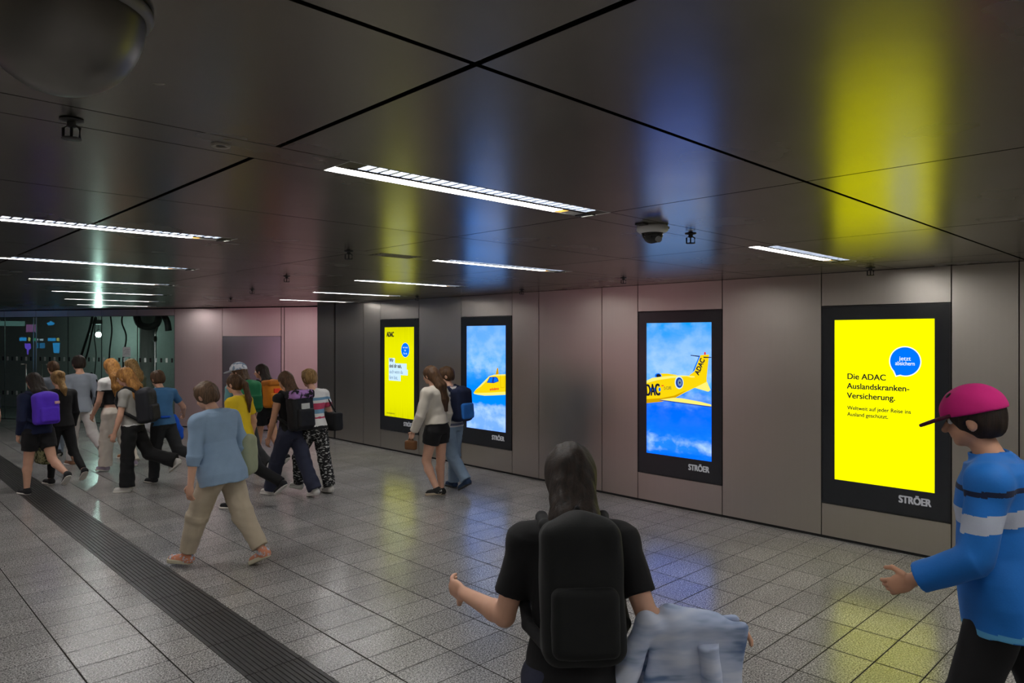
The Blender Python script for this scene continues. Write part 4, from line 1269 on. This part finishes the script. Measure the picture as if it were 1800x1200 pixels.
            k0 = hpt(0, -0.066, ha.get('up', 0.010))
            c.chain([k0, hpt(0, -0.095, -0.02), tp(0, -0.088, 0.30), tp(0, -0.085, 0.37 - L)], [0.014*Hh, 0.024*Hh, 0.022*Hh, 0.006*Hh], 0.015)
        elif st == 'bun':
            c.ell(hpt(0, -0.078, 0.028), V3(0.030, 0.028, 0.030)*Hh, 0.012, HM)
            c.chain([hpt(0, -0.05, -0.03), tp(0, -0.075, 0.325), tp(0.01, -0.078, 0.27)], [0.030*Hh, 0.026*Hh, 0.008*Hh], 0.02)
        c.mesh('hair', hm, root, folds=(ha.get('fold', 0.0055), ha.get('ff', 130), (1, 1, 0.16), 11))
    # ---- cap
    ca = g('cap')
    if ca:
        c = Sculpt(h*0.9)
        tilt = HM @ rotx(R(ca.get('tilt', -8)))
        c.ell(hpt(0, -0.008, 0.022), V3(0.062, 0.074, 0.064)*Hh, 0.01, tilt)
        c.box(hpt(0, -0.006, -0.036), V3(0.10, 0.12, 0.050)*Hh, 0.002, 0.004, tilt, sub=True)
        co = c.mesh('cap', ca['mat'], root, folds=(0.0015, 60, (1, 1, 1), 5))
        c = Sculpt(h*0.8)
        fdv, upv = tilt @ V3(0, 1, 0), tilt @ V3(0, 0, 1)
        p = hpt(0, 0.0, 0.018)
        c.sole(p + fdv*0.040*Hh, p + fdv*0.078*Hh - upv*0.014*Hh, 0.050*Hh, 0.040*Hh, unit(upv + fdv*0.18), 0.0042*Hh, 0.004)
        c.mesh('visor', ca.get('visor', ca['mat']), co)
    if g('glasses'):
        bm = bmesh.new()
        for sg in (-1, 1):
            cx = sg*0.021
            tube(bm, [hpt(cx + 0.017*math.cos(a), 0.058, 0.001 + 0.013*math.sin(a)) for a in np.linspace(0, 2*math.pi, 17)], 0.0022*Hh, 6)
            tube(bm, [hpt(sg*0.038, 0.056, 0.004), hpt(sg*0.050, 0.0, 0.0)], 0.0022*Hh, 6)
        tube(bm, [hpt(-0.004, 0.060, 0.003), hpt(0.004, 0.060, 0.003)], 0.002*Hh, 6)
        bm_obj('glasses', bm, DARKP, root)
    J.update(root=root, tp=tp, fr=fr, rt=rt, fw=fr_, up=up, H=Hh, h=h, pel=pel, hpt=hpt, HM=HM)
    return J

def bag_root(J, name, p, label, cat, group=None):
    """a thing carried by a person: its own top-level object standing where it hangs"""
    rz = J['root'].rotation_euler[2]
    M = Matrix.Translation(J['root'].location) @ Matrix.Rotation(rz, 4, 'Z')
    return empty(name, tuple(M @ Vector(p)), rz, label, cat, group)

class Shift(Sculpt):
    """sculpting in the person's frame, stored about the bag's own base"""
    def __init__(s, h, p): super().__init__(h); s.p = np.array(p, float)
    def mesh(s, *a, **k):
        o = super().mesh(*a, **k)
        if o: o.data.transform(Matrix.Translation(-Vector(s.p)))
        return o

def backpack(J, label, main, pocket=None, size=(0.088, 0.048, 0.125), t=0.195, patch=None, lid=None, straps=True, e=0.02, strapm=None):
    H_, tp, B = J['H'], J['tp'], np.stack([J['rt'], J['fw'], J['up']], 1)
    bt = tor(0.2)[1]
    yb = -(bt + size[1] + e/H_*0.55)
    base = tp(0, yb, t - size[2])
    r = bag_root(J, 'backpack', base, label, 'backpack', 'backpacks worn by the passers-by')
    h = J['h']
    c = Shift(h, base); c.box(tp(0, yb, t), V3(*size)*H_, 0.034*H_, 0.01, B)
    c.ell(tp(0, yb - 0.006, t + size[2]*0.75), V3(size[0]*0.85, size[1]*0.85, size[2]*0.4)*H_, 0.03, B)
    c.mesh('bag_body', main, r, folds=(0.005, 40, (1, 1, 1.2), 3))
    c = Shift(h, base); c.box(tp(0, yb - size[1]*0.95, t - size[2]*0.38), V3(size[0]*0.80, size[1]*0.42, size[2]*0.48)*H_, 0.018*H_, 0.01, B)
    c.mesh('front_pocket', pocket or main, r, folds=(0.003, 50, (1, 1, 1), 4))
    if lid is not None:
        c = Shift(h, base); c.box(tp(0, yb - 0.006, t + size[2]*0.86), V3(size[0]*1.04, size[1]*1.08, size[2]*0.24)*H_, 0.022*H_, 0.01, B); c.mesh('lid', lid, r, folds=(0.003, 40, (1, 1, 1), 4))
    c = Shift(h*0.8, base); c.chain([tp(-0.02, yb + size[1]*0.6, t + size[2]*0.98), tp(0, yb + size[1]*0.6, t + size[2] + 0.024), tp(0.02, yb + size[1]*0.6, t + size[2]*0.98)], [0.0055*H_]*3, 0.004); c.mesh('top_handle', strapm or main, r)
    if patch is not None:
        pm, px, pz, pw, ph = patch
        c = Shift(h*0.7, base); c.box(tp(px, yb - size[1]*1.0 - (0.020 if pz < 0 else 0.004), t + pz), V3(pw, 0.006, ph)*H_, 0.003, 0, B); c.mesh('label_patch', pm, r)
    if straps:
        for sg in (-1, 1):
            c = Shift(h, base)
            x = sg*0.066
            c.chain([tp(x*0.8, yb + size[1]*0.7, t + size[2]*0.80), tp(x, -0.052, 0.322), tp(x*1.05, 0.0, 0.338), tp(x*1.1, 0.058, 0.300), tp(x*1.3, 0.076, 0.23), tp(sg*0.108, 0.035, 0.15), tp(sg*0.105, -0.03, 0.115), tp(sg*0.07, yb + size[1]*0.5, t - size[2]*0.8)],
                    [0.013*H_]*8, 0.01)
            c.mesh('shoulder_strap', strapm or main, r)
    return r

def hand_bag(J, sd, label, mat, size, drop=0.10, name='handbag', cat='bag', at=None, strap_to=None, rnd=0.02, strapm=None, folds=0.008):
    H_, B = J['H'], np.stack([J['rt'], J['fw'], J['up']], 1)
    B = np.stack([unit(V3(J['rt'][0], J['rt'][1], 0)), unit(V3(J['fw'][0], J['fw'][1], 0)), V3(0, 0, 1)], 1)
    wri, hd, inn, fwd = J['hands'][sd]
    grip = wri + hd*0.05*H_ if strap_to is None else strap_to
    c0 = (grip - V3(0, 0, (drop + size[2])*H_)) if at is None else at
    base = c0 - V3(0, 0, size[2]*H_)
    r = bag_root(J, name, base, label, cat)
    c = Shift(J['h'], base); c.box(c0, V3(*size)*H_, rnd*H_, 0.01, B); c.mesh('bag_body', mat, r, folds=(folds, 32, (1, 1, 1), 9))
    for sg in (-1, 1):
        c = Shift(J['h']*0.8, base)
        ex = B[:, 1]*size[1]*0.55*H_*sg
        c.chain([c0 + ex + V3(0, 0, size[2]*0.9*H_), (c0 + grip)/2 + ex*0.7 + V3(0, 0, size[2]*0.4*H_), grip + B[:, 1]*sg*0.008*H_], [0.006*H_]*3, 0.004)
        c.mesh('handle_strap', strapm or mat, r)
    return r

# ------------------------------------------------------------------ the crowd
def walk(plant, swing=-18, knee=42, toe=35, ph=8, pk=4):
    o = 'L' if plant == 'R' else 'R'
    return {'plant': plant, 'hip'+plant: ph, 'knee'+plant: pk, 'toe'+plant: 0, 'hip'+o: swing, 'knee'+o: knee, 'toe'+o: toe}
SNK_K = dict(mat=fabric('black_canvas', (0.02, 0.02, 0.022)), sole=SOLEW)
SNK_W = dict(mat=fabric('white_leather', (0.60, 0.58, 0.54), 0.08, 0.5), sole=SOLEW)
SNK_B = dict(mat=fabric('lilac_beige_canvas', (0.40, 0.34, 0.42)), sole=SOLEW)
TEE = lambda m, **k: dict(name='t_shirt', mat=m, sleeve=0.62, hem=-0.01, **k)

# girl with the violet backpack
J = person(dict(at=(1.931, 11.407), tall=1.607, heading=-18, label='person in navy jacket and black shorts wearing a violet backpack', lean=6, **walk('L', -22, 40, 40),
    armL=-5, elbowL=35, armR=5, elbowR=45, hair=dict(mat=H_DARK, style='long', len=0.12, w=0.055),
    tops=[dict(name='jacket', mat=F_NAVY, sleeve=1.95, hem=-0.02, e=0.022, se=0.016)],
    legs=dict(name='shorts', mat=F_BLACK, len=0.62, r=(0.066, 0.060, 0), e=0.014), shoes=SNK_K, skin=SKIN))
backpack(J, 'violet backpack on the person in navy jacket and black shorts', fabric('violet_nylon', (0.095, 0.030, 0.56), 0.2, 0.6), size=(0.094, 0.056, 0.130), t=0.185,
         patch=(fabric('red_white_label', (0.75, 0.45, 0.45)), 0.062, 0.045, 0.02, 0.012), strapm=F_NAVY, e=0.03)

# woman in black
J = person(dict(at=(2.317, 11.954), tall=1.60, heading=-14, label='person all in black with blond hair, beside the violet backpack', lean=5, **walk('L', -20, 30, 40),
    hair=dict(mat=H_BLOND, style='bun'), tops=[dict(name='jumper', mat=F_BLACK, sleeve=1.9, hem=-0.005, e=0.015)],
    legs=dict(name='leggings', mat=F_BLACK, r=(0.058, 0.039, 0.026), e=0.006, fold=0.003, len=1.95), shoes=SNK_K, armL=-4, outL=12, elbowL=8))
CAMO = patterned('camouflage_cloth', (0.045, 0.05, 0.022), (0.30, 0.29, 0.15), 22, 0.5, 0.05)
hand_bag(J, 'L', 'olive camouflage bag hanging between the first two walkers on the left', CAMO, (0.045, 0.085, 0.105), drop=0.03, name='carrier_bag', rnd=0.03)

# tall person in grey shirt
J = person(dict(at=(2.917, 13.50), tall=1.77, heading=-10, label='tall dark-haired person in grey shirt and pale trousers, behind the one in black', lean=3, male=True, wide=0.90, **walk('L', -25, 35, 40),
    hair=dict(mat=H_DARK, style='short', th=0.012), tops=[dict(name='shirt', mat=fabric('grey_blue_shirt', (0.26, 0.29, 0.34)), sleeve=1.9, hem=-0.03)],
    legs=dict(mat=fabric('pale_grey_cotton', (0.50, 0.48, 0.46)), r=(0.062, 0.050, 0.046)), shoes=dict(mat=fabric('brown_suede', (0.22, 0.11, 0.06)), sole=SOLEW), armR=-5, elbowR=40))
hand_bag(J, 'R', 'black shoulder bag under the arm of the tall person in grey', F_BLACK, (0.05, 0.10, 0.085), at=J['tp'](0.165, -0.01, 0.09), strap_to=J['tp'](0.10, 0, 0.335), name='shoulder_bag', rnd=0.02)

# blonde in wide white trousers
WB = [F_WHITE, F_BLACK]
J = person(dict(at=(3.142, 12.471), tall=1.72, heading=-22, label='person with long wavy blond hair in wide white trousers and cropped black top', lean=3, **walk('L', -14, 14, 25, 6),
    hair=dict(mat=H_GINGER, style='long', len=0.20, w=0.060, fold=0.009, th=0.012),
    tops=[dict(name='cropped_top', mat=WB, sleeve=0.45, hem=0.085, bands=[(0, 0.215, 1)])],
    legs=dict(mat=fabric('ecru_cotton', (0.62, 0.56, 0.48), 0.1), r=(0.064, 0.058, 0.056), waist=0.10, fold=0.009), shoes=SNK_B, armL=8, elbowL=30, armR=-8, elbowR=20, outR=14))
# light jeans, mostly hidden
J = person(dict(at=(2.98, 14.6), tall=1.66, heading=-12, label='person in faded jeans, almost hidden left of the wide white trousers', lean=3, res=0.011, **walk('R', -14, 20, 30),
    hair=dict(mat=H_BROWN, style='short'), tops=[TEE(fabric('slate_tee', (0.16, 0.18, 0.21)))], legs=dict(name='jeans', mat=denim('faded_denim', (0.24, 0.30, 0.38))), shoes=SNK_K))

# person looking left, mostly hidden
J = person(dict(at=(3.74, 13.55), tall=1.70, heading=-30, label='brown-haired person looking left, mostly hidden behind the black backpack', lean=4, head_yaw=25, **walk('L', -30, 75, 40),
    hair=dict(mat=H_BLOND, style='long', len=0.10, w=0.05), tops=[TEE(fabric('moss_tee', (0.10, 0.12, 0.08)))],
    legs=dict(mat=fabric('light_grey_jersey', (0.42, 0.42, 0.44))), shoes=dict(mat=fabric('tan_leather', (0.36, 0.18, 0.09), 0.1, 0.5), sole=SOLEW)))

# golden hair, grey tee, dark backpack
J = person(dict(at=(2.912, 10.599), tall=1.655, heading=-48, label='person with loose golden hair, grey t-shirt and black flared trousers', lean=5, **walk('L', -24, 50, 40, 4),
    hair=dict(mat=H_GINGER, style='long', len=0.15, w=0.066, fold=0.009, th=0.014),
    tops=[TEE(fabric('grey_tee', (0.34, 0.33, 0.30)), bands=None) if False else dict(name='t_shirt', mat=[fabric('grey_tee', (0.34, 0.33, 0.30)), F_WHITE], sleeve=0.6, hem=0.02, e=0.018, bands=[(0.02, 0.035, 1)])],
    legs=dict(mat=F_BLACK, r=(0.062, 0.050, 0.060), fold=0.008), shoes=SNK_W, armL=10, elbowL=12, armR=-10, elbowR=25))
backpack(J, 'black backpack under loose golden hair, worn by the person in grey t-shirt', fabric('charcoal_nylon', (0.018, 0.019, 0.024), 0.2, 0.6), size=(0.092, 0.058, 0.140), t=0.17, strapm=F_BLACK)

# boy in blue t-shirt
J = person(dict(at=(3.40, 11.012), tall=1.60, heading=-18, label='short-haired person in blue t-shirt and black trousers with a jacket at the hip', lean=8, male=True, **walk('L', -26, 55, 40),
    hair=dict(mat=H_BROWN, style='short', th=0.013, fold=0.009), tops=[TEE(fabric('blue_tee', (0.055, 0.165, 0.33)), e=0.022) if False else dict(name='t_shirt', mat=fabric('blue_tee', (0.055, 0.165, 0.33)), sleeve=0.62, hem=0.0, e=0.024)],
    legs=dict(mat=fabric('anthracite_cotton', (0.028, 0.03, 0.032)), r=(0.066, 0.050, 0.044)), shoes=SNK_K, armR=5, outR=38, elbowR=55, turnR=-30, armL=20, elbowL=30))
c = Sculpt(J['h']); tp = J['tp']
c.chain([tp(0.085, -0.04, 0.075), tp(0.105, -0.045, 0.02), tp(0.118, -0.05, -0.06), tp(0.122, -0.055, -0.125)], [0.022, 0.036, 0.050, 0.040], 0.03)
c.chain([tp(-0.07, -0.075, 0.075), tp(0.0, -0.085, 0.07), tp(0.085, -0.04, 0.075)], [0.018]*3, 0.02)
c.mesh('tied_jacket', fabric('royal_blue_nylon', (0.008, 0.10, 0.62), 0.2, 0.55), J['root'], folds=(0.010, 46, (1, 1, 0.5), 2))

# big foreground walker in the pale blue shirt
J = person(dict(at=(2.362, 6.811), tall=1.70, heading=-27, res=0.0075, label='person in pale blue shirt and beige trousers striding away in the foreground', lean=9, male=True, wide=1.10, plant='L',
    hipL=24, kneeL=6, toeL=0, hipR=-20, kneeR=14, toeR=26, head_pitch=14,
    hair=dict(mat=H_GREY, style='short', th=0.012, fold=0.007),
    tops=[dict(name='shirt', mat=fabric('pale_blue_linen', (0.25, 0.36, 0.50), 0.12), sleeve=1.35, hem=-0.055, e=0.036, se=0.022, flare=0.018, fold=0.008, collar=True)],
    legs=dict(mat=F_BEIGE, r=(0.062, 0.052, 0.044), fold=0.006, len=1.9, e=0.006), shoes=dict(mat=patterned('orange_pale_blue_trainers', (0.55, 0.22, 0.13), (0.42, 0.50, 0.58), 26, 0.55, 0.02), sole=fabric('cream_sole', (0.50, 0.46, 0.34)), th=0.011, s=1.08),
    armL=4, outL=14, elbowL=10, armR=-6, outR=12, elbowR=35, curl=0.35))
hand_bag(J, 'R', 'sage green shoulder bag at the side of the walker in pale blue', fabric('sage_canvas', (0.33, 0.36, 0.24), 0.15), (0.055, 0.10, 0.115), at=J['tp'](0.190, 0.03, 0.075), strap_to=J['tp'](0.115, 0, 0.338), name='shoulder_bag', rnd=0.035, folds=0.012)

# yellow shirt
J = person(dict(at=(3.58, 8.70), tall=1.62, heading=-34, label='person in yellow t-shirt with brown ponytail, behind the pale blue shirt', lean=5, **walk('L', -22, 40, 40, 6),
    hair=dict(mat=H_BROWN, style='tail', len=0.17, up=0.02), tops=[dict(name='t_shirt', mat=fabric('yellow_tee', (0.78, 0.55, 0.02), 0.1), sleeve=0.65, hem=0.0, e=0.022, se=0.016)],
    legs=dict(mat=F_BLACK, r=(0.060, 0.044, 0.040)), shoes=SNK_K, armR=-5, outR=16, elbowR=20))

# cap and green backpack
J = person(dict(at=(4.22, 10.16), tall=1.70, heading=-8, label='person in white and blue cap with a green backpack', lean=5, head_yaw=40, head_pitch=4, **walk('L', -22, 40, 40, 6),
    hair=dict(mat=H_BROWN, style='long', len=0.06, w=0.045), cap=dict(mat=patterned('white_blue_cap_cloth', (0.20, 0.28, 0.40), (0.66, 0.68, 0.72), 16, 0.46, 0.03), visor=fabric('white_blue_visor', (0.60, 0.64, 0.72)), tilt=0),
    tops=[TEE(fabric('teal_tee', (0.14, 0.30, 0.32)))], legs=dict(mat=fabric('anthracite_cotton', (0.03, 0.03, 0.03))), shoes=SNK_W))
backpack(J, 'green backpack on the person in white and blue cap', fabric('green_nylon', (0.02, 0.20, 0.075), 0.2, 0.6), pocket=fabric('dark_green_nylon', (0.012, 0.13, 0.05)), size=(0.090, 0.058, 0.130), t=0.205,
         patch=(F_WHITE, 0.02, 0.0, 0.03, 0.007), strapm=F_BLACK)

# orange backpack
J = person(dict(at=(5.00, 11.12), tall=1.64, heading=-14, label='person with an orange backpack, long dark hair and black shorts', lean=4, head_pitch=2, head_yaw=30, **walk('L', -16, 30, 35, 6),
    hair=dict(mat=H_DARK, style='long', len=0.14, w=0.040), tops=[dict(name='tank_top', mat=F_BLACK, sleeve=0, hem=0.0, e=0.010, strapless=True, top=0.30)],
    legs=dict(name='shorts', mat=F_BLACK, len=0.40, r=(0.066, 0.062, 0), e=0.014), shoes=SNK_K, skin=SKIN2, armR=-6, elbowR=20, armL=10, elbowL=30))
backpack(J, 'orange backpack on the long-haired person in black shorts', fabric('orange_nylon', (0.62, 0.20, 0.010), 0.2, 0.6), size=(0.090, 0.060, 0.130), t=0.195,
         patch=(fabric('red_badge', (0.75, 0.05, 0.02)), 0.0, 0.035, 0.035, 0.022), lid=fabric('dark_orange_nylon', (0.42, 0.13, 0.008), 0.2, 0.6), strapm=F_BLACK)

# black backpack with white print
J = person(dict(at=(4.279, 9.123), tall=1.68, heading=-12, label='person in dark wide jeans carrying a black backpack with white print', lean=6, plant='L', hipL=24, kneeL=6, hipR=-20, kneeR=12, toeR=10,
    hair=dict(mat=H_BROWN, style='long', len=0.16, w=0.040), tops=[dict(name='tank_top', mat=F_BLACK, sleeve=0.12, hem=0.02, e=0.012)],
    legs=dict(name='jeans', mat=denim('blue_black_denim', (0.030, 0.034, 0.060)), r=(0.066, 0.056, 0.056), fold=0.009), shoes=SNK_W, skin=SKIN2, armL=12, outL=10, elbowL=14, armR=-10, elbowR=20))
backpack(J, 'black backpack with white print and a lilac lid on the person in dark wide jeans', fabric('black_nylon', (0.010, 0.010, 0.012), 0.2, 0.6), size=(0.100, 0.060, 0.150), t=0.175,
         patch=(fabric('printed_label', (0.48, 0.49, 0.46)), 0.0, 0.030, 0.040, 0.028), lid=patterned('lilac_black_lid', (0.012, 0.012, 0.014), (0.42, 0.22, 0.52), 9, 0.50, 0.04), strapm=F_BLACK)

# short hair, white printed t-shirt, patterned trousers
WRB = [F_WHITE, fabric('crimson_print', (0.50, 0.06, 0.12)), fabric('sky_print', (0.16, 0.32, 0.46)), F_BLACK]
J = person(dict(at=(4.90, 8.64), tall=1.645, heading=-12, label='short-haired person in white printed t-shirt and black and white patterned trousers', lean=6, male=True, plant='R', hipR=-10, kneeR=6, hipL=30, kneeL=32, toeL=-5, toeR=6,
    hair=dict(mat=H_BLOND, style='short', th=0.014, fold=0.009), tops=[dict(name='t_shirt', mat=WRB, sleeve=0.62, hem=0.005, e=0.024, se=0.016, bands=[(0.13, 0.165, 2), (0.165, 0.215, 1), (0.09, 0.105, 1), (0.24, 0.262, 2), (0.005, 0.03, 3)])],
    legs=dict(mat=patterned('black_white_print', (0.012, 0.012, 0.013), (0.52, 0.52, 0.50), 24, 0.58, 0.03, (1, 1, 2.4)), r=(0.066, 0.054, 0.050), fold=0.008), shoes=SNK_W, armR=2, outR=20, elbowR=30, armL=15, elbowL=30))
hand_bag(J, 'R', 'black bag with teal hem at the side of the white printed t-shirt', [F_BLACK], (0.05, 0.085, 0.075), at=J['tp'](0.175, -0.02, 0.055), strap_to=J['tp'](0.10, 0, 0.335), name='shoulder_bag', rnd=0.02)

# two walkers in front of the screens
J = person(dict(at=(5.926, 7.523), tall=1.70, heading=-16, res=0.008, label='person in cream jumper and black shorts walking before the jet nose screen', lean=5, **walk('R', 14, 40, 10, 2, 3),
    hair=dict(mat=H_BROWN, style='long', len=0.22, w=0.042, side=0.035), tops=[dict(name='jumper', mat=F_CREAM, sleeve=1.92, hem=0.045, e=0.030, se=0.022, cuff=0.024, flare=0.006, fold=0.009)],
    legs=dict(name='shorts', mat=F_BLACK, len=0.44, r=(0.066, 0.064, 0), e=0.013), shoes=dict(mat=patterned('black_white_trainers', (0.02, 0.02, 0.02), (0.55, 0.53, 0.5), 14, 0.60, 0.02), sole=fabric('gum_sole', (0.40, 0.33, 0.24)), th=0.010), skin=SKIN, armL=14, outL=14, elbowL=18, armR=-5, elbowR=20))
hand_bag(J, 'L', 'small brown bag in the hand of the person in cream jumper', fabric('brown_leather', (0.16, 0.07, 0.025), 0.15, 0.5), (0.022, 0.050, 0.036), drop=0.02, rnd=0.014, folds=0.003)
STRP = [patterned('striped_cloth', (0.09, 0.11, 0.18), (0.62, 0.60, 0.60), 1.0, 0.5, 0.05)]
t = NT('striped_jersey')
sx = t.n('ShaderNodeSeparateXYZ'); t.l(t.coords('Object'), sx.inputs[0])
sw = t.math('SINE', t.math('MULTIPLY', sx.outputs[2], 95.0))
t.bsdf(Base_Color=t.ramp(t.math('ADD', t.math('MULTIPLY', sw, 0.5), 0.5), [(0.42, (0.10, 0.11, 0.17)), (0.52, (0.60, 0.57, 0.56))]), Roughness=0.85)
J = person(dict(at=(6.36, 7.78), tall=1.665, heading=-8, res=0.008, label='person in glasses, striped t-shirt and light jeans beside the cream jumper', lean=4, male=True, head_yaw=40, **walk('R', -16, 24, 30, 6),
    hair=dict(mat=H_BROWN, style='short', th=0.012), glasses=True, tops=[dict(name='t_shirt', mat=t.m, sleeve=0.8, hem=0.0, e=0.022, se=0.018)],
    legs=dict(name='jeans', mat=denim('light_denim', (0.20, 0.28, 0.38)), r=(0.064, 0.050, 0.046)), shoes=dict(mat=fabric('navy_suede', (0.02, 0.04, 0.09)), sole=SOLEK), armR=5, outR=14, elbowR=35))
backpack(J, 'navy and blue backpack between the cream jumper and the striped t-shirt', F_NAVY, pocket=fabric('bright_blue_nylon', (0.02, 0.16, 0.55), 0.3, 0.6), size=(0.088, 0.058, 0.135), t=0.18, strapm=F_NAVY)

# sliver of a walker at the left frame edge
J = person(dict(at=(1.60, 12.08), tall=1.60, heading=-15, res=0.010, label='dark-haired person in dark clothes cut off by the left frame edge', lean=4, **walk('R', -18, 35, 35),
    hair=dict(mat=H_DARK, style='long', len=0.14, w=0.05), tops=[TEE(F_NAVY)], legs=dict(mat=F_BLACK), shoes=SNK_K))

# near walker in black
J = person(dict(at=(2.10, 2.00), tall=1.71, heading=42, res=0.0065, label='person in black hurrying by closest to the camera, jacket over the arm', lean=12, plant='L', hipL=20, kneeL=8, hipR=-24, kneeR=30, toeR=35, head_pitch=8,
    hair=dict(mat=H_DARK, style='long', len=0.07, w=0.042, th=0.013), tops=[dict(name='t_shirt', mat=F_BLACK, sleeve=0.7, hem=-0.01, e=0.020, se=0.014)],
    legs=dict(name='jeans', mat=denim('blue_black_denim', (0.030, 0.034, 0.060)), r=(0.066, 0.052, 0.046)), shoes=SNK_W, skin=SKIN, armL=12, outL=16, elbowL=62, foreL=(-0.62, 0.75, 0.22), armR=-14, outR=16, elbowR=72, foreR=(0.95, 0.02, -0.10)))
backpack(J, 'large black backpack on the person closest to the camera', fabric('matt_black_nylon', (0.008, 0.009, 0.009), 0.2, 0.7), size=(0.084, 0.054, 0.140), t=0.195, strapm=F_BLACK)
# jacket over the forearm
q = J['R']; el_, wr = q['elb'], q['wri']; Hh = J['H']
mid = el_*0.36 + wr*0.64
fa = unit(wr - el_); side = unit(np.cross(fa, V3(0, 0, 1)))
base = mid - V3(0, 0, 0.36)
t = NT('pale_blue_white_stripes')
w1 = t.noise(t.coords('Object', (2, 2, 9)), 1.6, 3)
t.bsdf(Base_Color=t.ramp(w1, [(0.40, (0.13, 0.20, 0.36)), (0.48, (0.40, 0.48, 0.66)), (0.60, (0.60, 0.65, 0.78))]), Roughness=0.8)
r = bag_root(J, 'jacket', base, 'pale blue and white jacket hanging over the forearm of the nearest person', 'jacket')
c = Shift(0.008, base)
upz = V3(0, 0, 1)
BM = np.stack([fa, side, upz], 1)
rr_ = 0.042
c.cap(el_*0.66 + wr*0.34, wr - fa*0.01, rr_ + 0.012, rr_ + 0.006, 0.02)
for sg, dz in ((1, 0.30), (-1, 0.24)):
    c.box(mid + side*sg*(rr_*0.9) - upz*dz*0.5, V3(0.175, 0.022, dz*0.55), 0.018, 0.03, BM)
c.cap(el_ - fa*0.02 + side*0.05, el_ - fa*0.14 + side*0.06 - upz*0.30, 0.045, 0.038, 0.04)
c.mesh('cloth', t.m, r, folds=(0.014, 34, (1, 1, 0.45), 12))
c = Shift(0.008, base)
c.cap(wr - fa*0.05 + side*0.055 - upz*0.05, wr - fa*0.02 + side*0.065 - upz*0.33, 0.040, 0.032, 0.02, flat=True)
c.mesh('sleeve', t.m, r, folds=(0.008, 40, (1, 1, 0.7), 13))

# pink cap on the right
JKT = [fabric('bright_blue_softshell', (0.010, 0.145, 0.50), 0.15, 0.65), fabric('pale_grey_panel', (0.42, 0.46, 0.55), 0.1), fabric('light_blue_hem', (0.10, 0.36, 0.62), 0.1), F_NAVY]
J = person(dict(at=(3.66, 0.99), tall=1.87, heading=-6, res=0.0068, label='person in magenta cap and blue jacket at the right frame edge', lean=5, male=True, plant='L', hipL=15, kneeL=4, hipR=-18, kneeR=22, toeR=25, head_pitch=6,
    hair=dict(mat=H_DARK, style='short', th=0.010), cap=dict(mat=fabric('magenta_cap_cloth', (0.50, 0.012, 0.16), 0.1), visor=fabric('dark_wine_visor', (0.06, 0.008, 0.02)), tilt=-4),
    tops=[dict(name='jacket', mat=JKT, sleeve=1.9, hem=-0.068, e=0.042, se=0.026, cuff=0.024, flare=0.012, fold=0.008, ff=26, collar=True, bands=[(0.182, 0.222, 1), (-0.068, -0.054, 2), (0.262, 0.275, 3)])],
    legs=dict(mat=F_BLACK, r=(0.064, 0.050, 0.046)), shoes=SNK_K, armL=12, outL=14, elbowL=52, armR=-12, outR=12, elbowR=25, skin=SKIN2))
